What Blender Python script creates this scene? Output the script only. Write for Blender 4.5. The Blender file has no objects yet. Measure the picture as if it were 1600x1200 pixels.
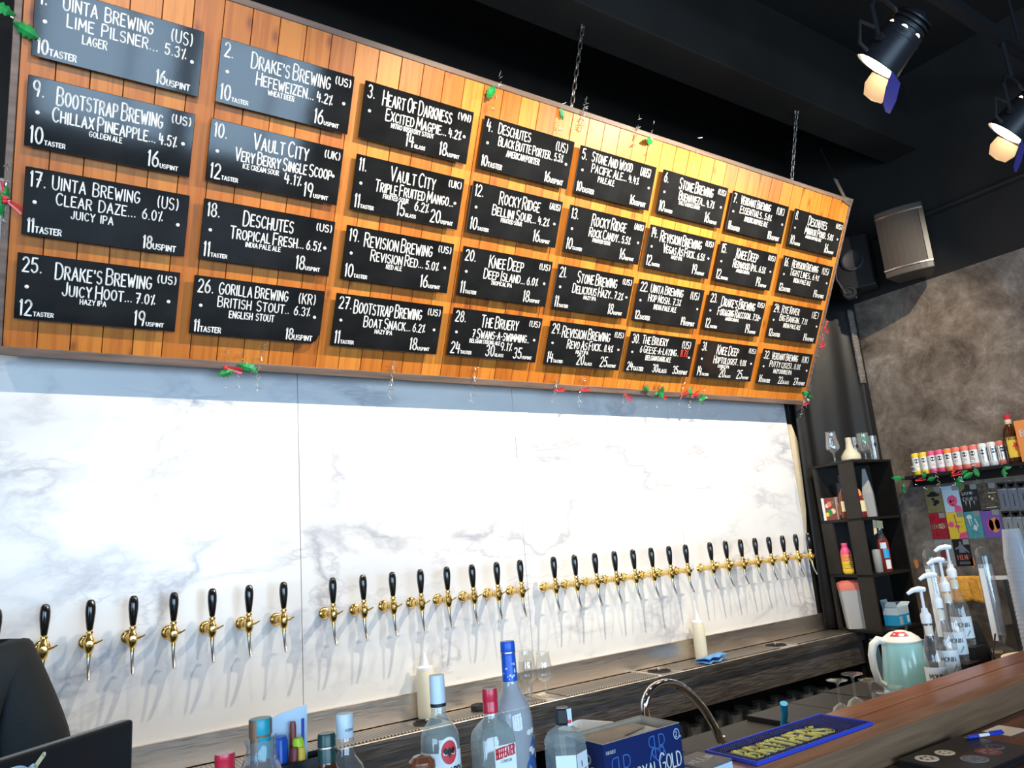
import bpy, bmesh, math, random
from math import sin, cos, pi, radians
from mathutils import Vector, Matrix

rnd = random.Random(7)
S = bpy.context.scene
C = S.collection
PI = pi

# ------------------------------------------------------------------ camera
cam_data = bpy.data.cameras.new('camera')
cam = bpy.data.objects.new('camera', cam_data)
C.objects.link(cam)
cam_data.sensor_fit = 'HORIZONTAL'
cam_data.sensor_width = 36.0
cam_data.lens = 36.0 * 1163.3 / 1600.0
cam_data.clip_start = 0.02
CR = Vector((0.83037035, -0.55145935, -0.07986032))
CU = Vector((-0.05397419, -0.22225056, 0.97349447))
CF = Vector((0.55459163, 0.80405054, 0.21431485))
m = Matrix((CR, CU, -CF)).transposed().to_4x4()
m.translation = Vector((0.1108, -3.3861, 1.60))
cam.matrix_world = m
S.camera = cam

# ------------------------------------------------------------------ world, exposure, big lights
w = bpy.data.worlds.new('world')
S.world = w
w.use_nodes = True
w.node_tree.nodes['Background'].inputs['Color'].default_value = (0.62, 0.76, 1.0, 1)
w.node_tree.nodes['Background'].inputs['Strength'].default_value = 0.6
S.view_settings.view_transform = 'Standard'
S.view_settings.look = 'None'
S.view_settings.exposure = 0.0
S.view_settings.gamma = 1.0
S.view_settings.use_curve_mapping = False


def light(name, kind, loc, aim, power, color, **k):
    d = bpy.data.lights.new(name, kind)
    d.energy = power
    d.color = color
    for a, v in k.items():
        setattr(d, a, v)
    o = bpy.data.objects.new(name, d)
    C.objects.link(o)
    o.location = loc
    o.rotation_euler = (Vector(aim) - Vector(loc)).to_track_quat('-Z', 'Y').to_euler()
    return o


DAY = (0.50, 0.74, 1.0)
# daylight through the street windows behind the camera and on the left
WINDOWS = [(-2.55, 1.55), (-0.85, 1.55), (0.85, 1.55), (2.55, 1.55)]
for wx, ww in WINDOWS:
    light('window_daylight', 'AREA', (wx, -7.92, 1.55), (wx, 0, 1.55), 125, DAY,
          shape='RECTANGLE', size=ww, size_y=2.3)
light('side_window_daylight', 'AREA', (-3.42, -4.6, 1.7), (0, -3.9, 1.5), 140, DAY,
      shape='RECTANGLE', size=3.0, size_y=2.2)

# ------------------------------------------------------------------ mesh helpers


class MB:
    def __init__(s):
        s.v = []; s.f = []; s.mi = []; s.sm = []; s.M = None

    def add(s, vs, fs, m=0, smooth=False):
        b = len(s.v)
        for p in vs:
            p = Vector(p)
            s.v.append(s.M @ p if s.M is not None else p)
        for f in fs:
            s.f.append([b + i for i in f]); s.mi.append(m); s.sm.append(smooth)

    def box(s, x0, x1, y0, y1, z0, z1, m=0):
        s.add([(x0, y0, z0), (x1, y0, z0), (x1, y1, z0), (x0, y1, z0), (x0, y0, z1), (x1, y0, z1), (x1, y1, z1), (x0, y1, z1)],
              [(0, 3, 2, 1), (4, 5, 6, 7), (0, 1, 5, 4), (1, 2, 6, 5), (2, 3, 7, 6), (3, 0, 4, 7)], m)

    def prism(s, pts, z0, z1, m=0):
        n = len(pts)
        a = sum(pts[i][0] * pts[(i + 1) % n][1] - pts[(i + 1) % n][0] * pts[i][1] for i in range(n))
        if a < 0:
            pts = pts[::-1]
        s.add([(x, y, z0) for x, y in pts] + [(x, y, z1) for x, y in pts],
              [tuple(range(n))[::-1], tuple(range(n, 2 * n))] + [(i, (i + 1) % n, n + (i + 1) % n, n + i) for i in range(n)], m)

    def yprism(s, pts, y0, y1, m=0):
        """outline in x,z pushed along y; y0 faces the viewer"""
        n = len(pts)
        a = sum(pts[i][0] * pts[(i + 1) % n][1] - pts[(i + 1) % n][0] * pts[i][1] for i in range(n))
        if a < 0:
            pts = pts[::-1]
        s.add([(x, y0, z) for x, z in pts] + [(x, y1, z) for x, z in pts],
              [tuple(range(n)), tuple(range(n, 2 * n))[::-1]] + [(i, n + i, n + (i + 1) % n, (i + 1) % n) for i in range(n)], m)

    def lathe(s, prof, c=(0, 0, 0), n=24, m=0, ms=None, sx=1.0, sy=1.0, smooth=True, close=True):
        """prof: (radius, z) from bottom to top"""
        vs = []
        for r, z in prof:
            for i in range(n):
                a = 2 * PI * i / n
                vs.append((c[0] + r * cos(a) * sx, c[1] + r * sin(a) * sy, c[2] + z))
        base = len(s.v)
        s.add(vs, [], m)
        for k in range(len(prof) - 1):
            mm = ms[k] if ms else m
            for i in range(n):
                j = (i + 1) % n
                s.f.append([base + k * n + i, base + k * n + j, base + (k + 1) * n + j, base + (k + 1) * n + i])
                s.mi.append(mm); s.sm.append(smooth)
        if close:
            if prof[0][0] > 1e-5:
                s.f.append([base + i for i in range(n)][::-1]); s.mi.append(ms[0] if ms else m); s.sm.append(False)
            if prof[-1][0] > 1e-5:
                k = (len(prof) - 1) * n
                s.f.append([base + k + i for i in range(n)]); s.mi.append(ms[-1] if ms else m); s.sm.append(False)

    def tube(s, path, r, n=8, m=0, smooth=True, closed=False):
        path = [Vector(p) for p in path]
        L = len(path)
        rs = r if isinstance(r, (list, tuple)) else [r] * L
        up = None
        vs = []
        for i, p in enumerate(path):
            if closed:
                t = path[(i + 1) % L] - path[i - 1]
            else:
                t = path[min(i + 1, L - 1)] - path[max(i - 1, 0)]
            t.normalize()
            if up is None:
                up = t.orthogonal().normalized()
            up = (up - t * up.dot(t))
            if up.length < 1e-6:
                up = t.orthogonal()
            up.normalize()
            b = t.cross(up)
            for k in range(n):
                a = 2 * PI * k / n
                vs.append(p + (up * cos(a) + b * sin(a)) * rs[i])
        fs = []
        for i in range(L if closed else L - 1):
            i2 = (i + 1) % L
            for k in range(n):
                fs.append((i * n + k, i * n + (k + 1) % n, i2 * n + (k + 1) % n, i2 * n + k))
        s.add(vs, fs, m, smooth)
        if not closed:
            b0 = len(s.v) - len(vs)
            s.f.append([b0 + k for k in range(n)][::-1]); s.mi.append(m); s.sm.append(False)
            s.f.append([b0 + (L - 1) * n + k for k in range(n)]); s.mi.append(m); s.sm.append(False)

    def ball(s, c, r, m=0, n=16, k=8, sx=1, sy=1, sz=1):
        prof = [(max(r * sin(PI * i / k), 0 if i in (0, k) else 0), -r * cos(PI * i / k) * sz) for i in range(k + 1)]
        prof[0] = (1e-6, prof[0][1]); prof[-1] = (1e-6, prof[-1][1])
        s.lathe(prof, c, n, m, sx=sx, sy=sy, close=False)

    def patch(s, r, a0, a1, z0, z1, m=0, n=10, c=(0, 0, 0), sx=1.0, sy=1.0):
        """a curved label on a cylinder, angles in degrees"""
        vs = []
        for i in range(n + 1):
            a = radians(a0 + (a1 - a0) * i / n)
            vs += [(c[0] + r * cos(a) * sx, c[1] + r * sin(a) * sy, c[2] + z0), (c[0] + r * cos(a) * sx, c[1] + r * sin(a) * sy, c[2] + z1)]
        s.add(vs, [(2 * i, 2 * i + 2, 2 * i + 3, 2 * i + 1) for i in range(n)], m, True)

    def cdisc(s, r, a, z, rad, m=0, n=20, sq=1.0):
        """a round emblem wrapped on a cylinder"""
        a = radians(a)
        vs = [(r * cos(a), r * sin(a), z)]
        for i in range(n):
            t = 2 * PI * i / n
            b = a + rad * cos(t) / r
            vs.append((r * cos(b), r * sin(b), z + rad * sq * sin(t)))
        s.add(vs, [(0, 1 + i, 1 + (i + 1) % n) for i in range(n)], m, True)

    def build(s, name, mats, parent=None, loc=None, rot=None, bevel=0, seg=2, sharp=35):
        me = bpy.data.meshes.new(name)
        me.from_pydata([tuple(p) for p in s.v], [], s.f)
        mats = mats if isinstance(mats, (list, tuple)) else [mats]
        for mm in mats:
            me.materials.append(mm)
        me.polygons.foreach_set('material_index', s.mi)
        me.polygons.foreach_set('use_smooth', s.sm)
        if any(s.sm):
            me.set_sharp_from_angle(angle=radians(sharp))
        me.update()
        o = bpy.data.objects.new(name, me)
        C.objects.link(o)
        if parent is not None:
            o.parent = parent
        if loc is not None:
            o.location = loc
        if rot is not None:
            o.rotation_euler = rot
        if bevel:
            b = o.modifiers.new('edge', 'BEVEL')
            b.width = bevel; b.segments = seg; b.limit_method = 'ANGLE'; b.angle_limit = radians(40)
        return o


def tag(o, label, cat, group=None, kind=None):
    if label:
        o['label'] = label
    if cat:
        o['category'] = cat
    if group:
        o['group'] = group
    if kind:
        o['kind'] = kind
    return o


def thing(name, label, cat, loc=(0, 0, 0), rot=(0, 0, 0), group=None):
    o = bpy.data.objects.new(name, None)
    C.objects.link(o)
    o.empty_display_size = 0.05
    o.location = loc
    o.rotation_euler = rot
    return tag(o, label, cat, group)


def struct(o, label=None):
    o['kind'] = 'structure'
    if label:
        o['label'] = label
    return o


def copy_tree(o, parent=None):
    c = o.copy()
    C.objects.link(c)
    if parent is not None:
        c.parent = parent
    for ch in list(o.children):
        copy_tree(ch, c)
    return c


# ------------------------------------------------------------------ materials
def mat(name, col, rough=0.5, metal=0.0, var=0.0, scale=8.0, bump=0.0, bscale=60.0, trans=0.0, ior=1.45, coat=0.0,
        emit=None, estr=0.0, stretch=None, spec=None, sheen=0.0):
    m = bpy.data.materials.new(name)
    m.use_nodes = True
    nt = m.node_tree
    N, L = nt.nodes, nt.links
    b = N['Principled BSDF']
    b.inputs['Base Color'].default_value = (*col, 1)
    b.inputs['Roughness'].default_value = rough
    b.inputs['Metallic'].default_value = metal
    b.inputs['IOR'].default_value = ior
    b.inputs['Transmission Weight'].default_value = trans
    b.inputs['Coat Weight'].default_value = coat
    b.inputs['Coat Roughness'].default_value = 0.08
    if sheen:
        b.inputs['Sheen Weight'].default_value = sheen
    if spec is not None:
        b.inputs['Specular IOR Level'].default_value = spec
    if emit:
        b.inputs['Emission Color'].default_value = (*emit, 1)
        b.inputs['Emission Strength'].default_value = estr
    if var or bump:
        tc = N.new('ShaderNodeTexCoord')
        mp = N.new('ShaderNodeMapping')
        L.new(tc.outputs['Object'], mp.inputs['Vector'])
        if stretch:
            mp.inputs['Scale'].default_value = stretch
    if var:
        nz = N.new('ShaderNodeTexNoise')
        nz.inputs['Scale'].default_value = scale
        nz.inputs['Detail'].default_value = 5
        L.new(mp.outputs['Vector'], nz.inputs['Vector'])
        rp = N.new('ShaderNodeValToRGB')
        rp.color_ramp.elements[0].position = 0.3
        rp.color_ramp.elements[1].position = 0.7
        rp.color_ramp.elements[0].color = (*[max(0, c * (1 - var)) for c in col], 1)
        rp.color_ramp.elements[1].color = (*[min(1, c * (1 + var)) for c in col], 1)
        L.new(nz.outputs['Fac'], rp.inputs['Fac'])
        L.new(rp.outputs['Color'], b.inputs['Base Color'])
    if bump:
        n2 = N.new('ShaderNodeTexNoise')
        n2.inputs['Scale'].default_value = bscale
        n2.inputs['Detail'].default_value = 4
        L.new(mp.outputs['Vector'], n2.inputs['Vector'])
        bp = N.new('ShaderNodeBump')
        bp.inputs['Strength'].default_value = bump
        bp.inputs['Distance'].default_value = 0.01
        L.new(n2.outputs['Fac'], bp.inputs['Height'])
        L.new(bp.outputs['Normal'], b.inputs['Normal'])
    return m


def ramp(N, stops):
    r = N.new('ShaderNodeValToRGB')
    e = r.color_ramp.elements
    while len(e) < len(stops):
        e.new(0.5)
    for i, (p, c) in enumerate(stops):
        e[i].position = p
        e[i].color = (*c, 1) if len(c) == 3 else c
    return r


def math_node(N, L, op, a, b=None):
    n = N.new('ShaderNodeMath')
    n.operation = op
    for i, v in enumerate((a, b)):
        if v is None:
            continue
        if hasattr(v, 'links'):
            L.new(v, n.inputs[i])
        else:
            n.inputs[i].default_value = v
    return n.outputs[0]


def marble_mat():
    m = mat('white_marble', (0.8, 0.8, 0.79), 0.22)
    N, L = m.node_tree.nodes, m.node_tree.links
    b = N['Principled BSDF']
    g = N.new('ShaderNodeNewGeometry')
    mp = N.new('ShaderNodeMapping')
    mp.inputs['Rotation'].default_value = (0, radians(33), 0)
    mp.inputs['Scale'].default_value = (0.75, 1, 1.6)
    L.new(g.outputs['Position'], mp.inputs['Vector'])

    def vein(scale, dist, width, seed):
        n = N.new('ShaderNodeTexNoise')
        n.noise_dimensions = '4D'
        n.inputs['W'].default_value = seed
        n.inputs['Scale'].default_value = scale
        n.inputs['Detail'].default_value = 9
        n.inputs['Roughness'].default_value = 0.58
        n.inputs['Distortion'].default_value = dist
        L.new(mp.outputs['Vector'], n.inputs['Vector'])
        d = math_node(N, L, 'ABSOLUTE', math_node(N, L, 'SUBTRACT', n.outputs['Fac'], 0.5))
        r = ramp(N, [(0.0, (1, 1, 1)), (width * 0.35, (0.55, 0.55, 0.55)), (width, (0, 0, 0))])
        L.new(d, r.inputs['Fac'])
        return r.outputs['Color']

    mask = N.new('ShaderNodeTexNoise')
    mask.inputs['Scale'].default_value = 1.7
    mask.inputs['Detail'].default_value = 3
    L.new(g.outputs['Position'], mask.inputs['Vector'])
    mr = ramp(N, [(0.43, (0, 0, 0)), (0.62, (1, 1, 1))])
    L.new(mask.outputs['Fac'], mr.inputs['Fac'])
    v1 = vein(0.95, 0.35, 0.03, 1.7)
    v2 = vein(1.9, 0.5, 0.022, 5.1)
    a = math_node(N, L, 'MULTIPLY', v1, mr.outputs['Color'])
    bb = math_node(N, L, 'MULTIPLY', math_node(N, L, 'MULTIPLY', v2, 0.6), mr.outputs['Color'])
    tot = math_node(N, L, 'MAXIMUM', a, bb)
    cl = N.new('ShaderNodeTexNoise')
    cl.inputs['Scale'].default_value = 1.1
    cl.inputs['Detail'].default_value = 6
    L.new(mp.outputs['Vector'], cl.inputs['Vector'])
    cr = ramp(N, [(0.32, (0.66, 0.67, 0.70)), (0.62, (0.83, 0.82, 0.80))])
    L.new(cl.outputs['Fac'], cr.inputs['Fac'])
    mx = N.new('ShaderNodeMix')
    mx.data_type = 'RGBA'
    L.new(math_node(N, L, 'MULTIPLY', tot, 0.6), mx.inputs['Factor'])
    L.new(cr.outputs['Color'], mx.inputs['A'])
    mx.inputs['B'].default_value = (0.22, 0.22, 0.30, 1)
    L.new(mx.outputs['Result'], b.inputs['Base Color'])
    return m


def pine_mat():
    """vertical pine planks, each board with its own tone, grain and knots (object coordinates)"""
    m = mat('orange_pine', (0.7, 0.3, 0.05), 0.42)
    N, L = m.node_tree.nodes, m.node_tree.links
    b = N['Principled BSDF']
    tc = N.new('ShaderNodeTexCoord')
    sx = N.new('ShaderNodeSeparateXYZ')
    L.new(tc.outputs['Object'], sx.inputs[0])
    board = math_node(N, L, 'FLOOR', math_node(N, L, 'DIVIDE', math_node(N, L, 'ADD', sx.outputs['X'], 5.0), 0.108))
    wn = N.new('ShaderNodeTexWhiteNoise')
    wn.noise_dimensions = '1D'
    L.new(board, wn.inputs['W'])
    cb = N.new('ShaderNodeCombineXYZ')
    L.new(sx.outputs['X'], cb.inputs['X'])
    L.new(math_node(N, L, 'MULTIPLY', wn.outputs['Value'], 40.0), cb.inputs['Y'])
    L.new(sx.outputs['Z'], cb.inputs['Z'])
    mp = N.new('ShaderNodeMapping')
    mp.inputs['Scale'].default_value = (26, 1, 1.3)
    L.new(cb.outputs[0], mp.inputs['Vector'])
    gr = N.new('ShaderNodeTexNoise')
    gr.inputs['Scale'].default_value = 1.6
    gr.inputs['Detail'].default_value = 6
    gr.inputs['Distortion'].default_value = 0.7
    L.new(mp.outputs['Vector'], gr.inputs['Vector'])
    ck = N.new('ShaderNodeCombineXYZ')
    L.new(math_node(N, L, 'MULTIPLY', sx.outputs['X'], 9.26), ck.inputs['X'])
    L.new(math_node(N, L, 'ADD', math_node(N, L, 'MULTIPLY', sx.outputs['Z'], 4.2), math_node(N, L, 'MULTIPLY', wn.outputs['Value'], 19.0)), ck.inputs['Y'])
    vo = N.new('ShaderNodeTexVoronoi')
    vo.voronoi_dimensions = '2D'
    vo.inputs['Scale'].default_value = 1.0
    L.new(ck.outputs[0], vo.inputs['Vector'])
    sc_ = N.new('ShaderNodeSeparateColor')
    L.new(vo.outputs['Color'], sc_.inputs[0])
    kn0 = ramp(N, [(0.05, (1, 1, 1)), (0.09, (0.55, 0.55, 0.55)), (0.2, (0, 0, 0))])
    L.new(vo.outputs['Distance'], kn0.inputs['Fac'])
    kmul = N.new('ShaderNodeMix'); kmul.data_type = 'RGBA'; kmul.blend_type = 'MULTIPLY'; kmul.inputs['Factor'].default_value = 1.0
    L.new(kn0.outputs['Color'], kmul.inputs['A'])
    gt = math_node(N, L, 'GREATER_THAN', sc_.outputs[0], 0.5)
    L.new(gt, kmul.inputs['B'])
    kn = kmul
    base = ramp(N, [(0.0, (0.46, 0.135, 0.016)), (0.45, (0.58, 0.185, 0.022)), (1.0, (0.68, 0.25, 0.036))])
    L.new(wn.outputs['Value'], base.inputs['Fac'])
    gm = N.new('ShaderNodeMix'); gm.data_type = 'RGBA'; gm.blend_type = 'MULTIPLY'
    gr2 = ramp(N, [(0.35, (0.72, 0.60, 0.5)), (0.55, (1, 1, 1))])
    L.new(gr.outputs['Fac'], gr2.inputs['Fac'])
    gm.inputs['Factor'].default_value = 0.75
    L.new(base.outputs['Color'], gm.inputs['A'])
    L.new(gr2.outputs['Color'], gm.inputs['B'])
    km = N.new('ShaderNodeMix'); km.data_type = 'RGBA'
    L.new(math_node(N, L, 'MULTIPLY', kn.outputs['Result'], 0.8), km.inputs['Factor'])
    L.new(gm.outputs['Result'], km.inputs['A'])
    km.inputs['B'].default_value = (0.22, 0.05, 0.012, 1)
    L.new(km.outputs['Result'], b.inputs['Base Color'])
    return m


def bar_wood(name, c0, c1, axis=(1.2, 22, 22), rough=0.28):
    m = mat(name, c1, rough)
    N, L = m.node_tree.nodes, m.node_tree.links
    b = N['Principled BSDF']
    tc = N.new('ShaderNodeTexCoord')
    mp = N.new('ShaderNodeMapping')
    mp.inputs['Scale'].default_value = axis
    L.new(tc.outputs['Object'], mp.inputs['Vector'])
    n = N.new('ShaderNodeTexNoise')
    n.inputs['Scale'].default_value = 2.2
    n.inputs['Detail'].default_value = 7
    n.inputs['Distortion'].default_value = 0.6
    L.new(mp.outputs['Vector'], n.inputs['Vector'])
    r = ramp(N, [(0.3, c0), (0.7, c1)])
    L.new(n.outputs['Fac'], r.inputs['Fac'])
    L.new(r.outputs['Color'], b.inputs['Base Color'])
    bp = N.new('ShaderNodeBump')
    bp.inputs['Strength'].default_value = 0.15
    bp.inputs['Distance'].default_value = 0.004
    L.new(n.outputs['Fac'], bp.inputs['Height'])
    L.new(bp.outputs['Normal'], b.inputs['Normal'])
    return m


def concrete_mat():
    m = mat('concrete_paper', (0.13, 0.11, 0.09), 0.75)
    N, L = m.node_tree.nodes, m.node_tree.links
    b = N['Principled BSDF']
    g = N.new('ShaderNodeNewGeometry')
    n = N.new('ShaderNodeTexNoise')
    n.inputs['Scale'].default_value = 3.4
    n.inputs['Detail'].default_value = 12
    n.inputs['Roughness'].default_value = 0.74
    n.inputs['Distortion'].default_value = 0.25
    L.new(g.outputs['Position'], n.inputs['Vector'])
    r = ramp(N, [(0.34, (0.060, 0.044, 0.033)), (0.47, (0.15, 0.116, 0.09)), (0.56, (0.22, 0.178, 0.145)), (0.68, (0.40, 0.345, 0.29))])
    L.new(n.outputs['Fac'], r.inputs['Fac'])
    v = N.new('ShaderNodeTexNoise')
    v.inputs['Scale'].default_value = 1.5
    v.inputs['Detail'].default_value = 8
    v.inputs['Distortion'].default_value = 1.6
    L.new(g.outputs['Position'], v.inputs['Vector'])
    d = math_node(N, L, 'ABSOLUTE', math_node(N, L, 'SUBTRACT', v.outputs['Fac'], 0.5))
    vr = ramp(N, [(0.0, (0.16, 0.16, 0.16)), (0.008, (0, 0, 0))])
    L.new(d, vr.inputs['Fac'])
    mx = N.new('ShaderNodeMix'); mx.data_type = 'RGBA'
    L.new(vr.outputs['Color'], mx.inputs['Factor'])
    L.new(r.outputs['Color'], mx.inputs['A'])
    mx.inputs['B'].default_value = (0.40, 0.36, 0.32, 1)
    L.new(mx.outputs['Result'], b.inputs['Base Color'])
    return m


def steel_mat(name, col=(0.80, 0.73, 0.66), rough=0.36, axis=(3, 3, 90)):
    m = mat(name, col, rough, 1.0)
    N, L = m.node_tree.nodes, m.node_tree.links
    b = N['Principled BSDF']
    tc = N.new('ShaderNodeTexCoord')
    mp = N.new('ShaderNodeMapping')
    mp.inputs['Scale'].default_value = axis
    L.new(tc.outputs['Object'], mp.inputs['Vector'])
    n = N.new('ShaderNodeTexNoise')
    n.inputs['Scale'].default_value = 3
    n.inputs['Detail'].default_value = 6
    L.new(mp.outputs['Vector'], n.inputs['Vector'])
    r = ramp(N, [(0.3, (rough * 0.75,) * 3), (0.7, (rough * 1.35,) * 3)])
    L.new(n.outputs['Fac'], r.inputs['Fac'])
    L.new(r.outputs['Color'], b.inputs['Roughness'])
    b.inputs['Anisotropic'].default_value = 0.4
    return m


def grate_mat():
    m = mat('perforated_steel', (0.42, 0.38, 0.34), 0.42, 1.0)
    N, L = m.node_tree.nodes, m.node_tree.links
    b = N['Principled BSDF']
    tc = N.new('ShaderNodeTexCoord')
    mp = N.new('ShaderNodeMapping')
    mp.inputs['Scale'].default_value = (62, 62, 62)
    L.new(tc.outputs['Object'], mp.inputs['Vector'])
    sx = N.new('ShaderNodeSeparateXYZ')
    L.new(mp.outputs['Vector'], sx.inputs[0])
    fx = math_node(N, L, 'SUBTRACT', math_node(N, L, 'FRACT', sx.outputs['X']), 0.5)
    fy = math_node(N, L, 'SUBTRACT', math_node(N, L, 'FRACT', sx.outputs['Y']), 0.5)
    d = math_node(N, L, 'SQRT', math_node(N, L, 'ADD', math_node(N, L, 'MULTIPLY', fx, fx), math_node(N, L, 'MULTIPLY', fy, fy)))
    r = ramp(N, [(0.24, (0.06, 0.05, 0.045)), (0.3, (0.50, 0.46, 0.42))])
    L.new(d, r.inputs['Fac'])
    L.new(r.outputs['Color'], b.inputs['Base Color'])
    return m


def glass(name, col=(1, 1, 1), rough=0.0, ior=1.45):
    return mat(name, col, rough, trans=1.0, ior=ior)


def thin_glass(name, tint=(0.985, 0.99, 0.988), milk=0.045, milk_col=(0.8, 0.82, 0.84), ior=1.5):
    """hollow blown glass or clear plastic: see-through wall with a mirror-like skin"""
    m = bpy.data.materials.new(name)
    m.use_nodes = True
    N, L = m.node_tree.nodes, m.node_tree.links
    N.clear()
    out = N.new('ShaderNodeOutputMaterial')
    tr = N.new('ShaderNodeBsdfTransparent'); tr.inputs['Color'].default_value = (*tint, 1)
    gl = N.new('ShaderNodeBsdfGlossy'); gl.inputs['Roughness'].default_value = 0.04
    lw = N.new('ShaderNodeLayerWeight'); lw.inputs['Blend'].default_value = 0.5
    edge = math_node(N, L, 'ADD', math_node(N, L, 'MULTIPLY', math_node(N, L, 'POWER', lw.outputs['Facing'], 3.0), 0.62), 0.08 if ior > 1.4 else 0.04)
    body = tr.outputs[0]
    if milk:
        df = N.new('ShaderNodeBsdfDiffuse'); df.inputs['Color'].default_value = (*milk_col, 1)
        mm = N.new('ShaderNodeMixShader'); mm.inputs[0].default_value = milk
        L.new(tr.outputs[0], mm.inputs[1]); L.new(df.outputs[0], mm.inputs[2]); body = mm.outputs[0]
    mx = N.new('ShaderNodeMixShader')
    L.new(edge, mx.inputs[0]); L.new(body, mx.inputs[1]); L.new(gl.outputs[0], mx.inputs[2])
    L.new(mx.outputs[0], out.inputs['Surface'])
    return m


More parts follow.
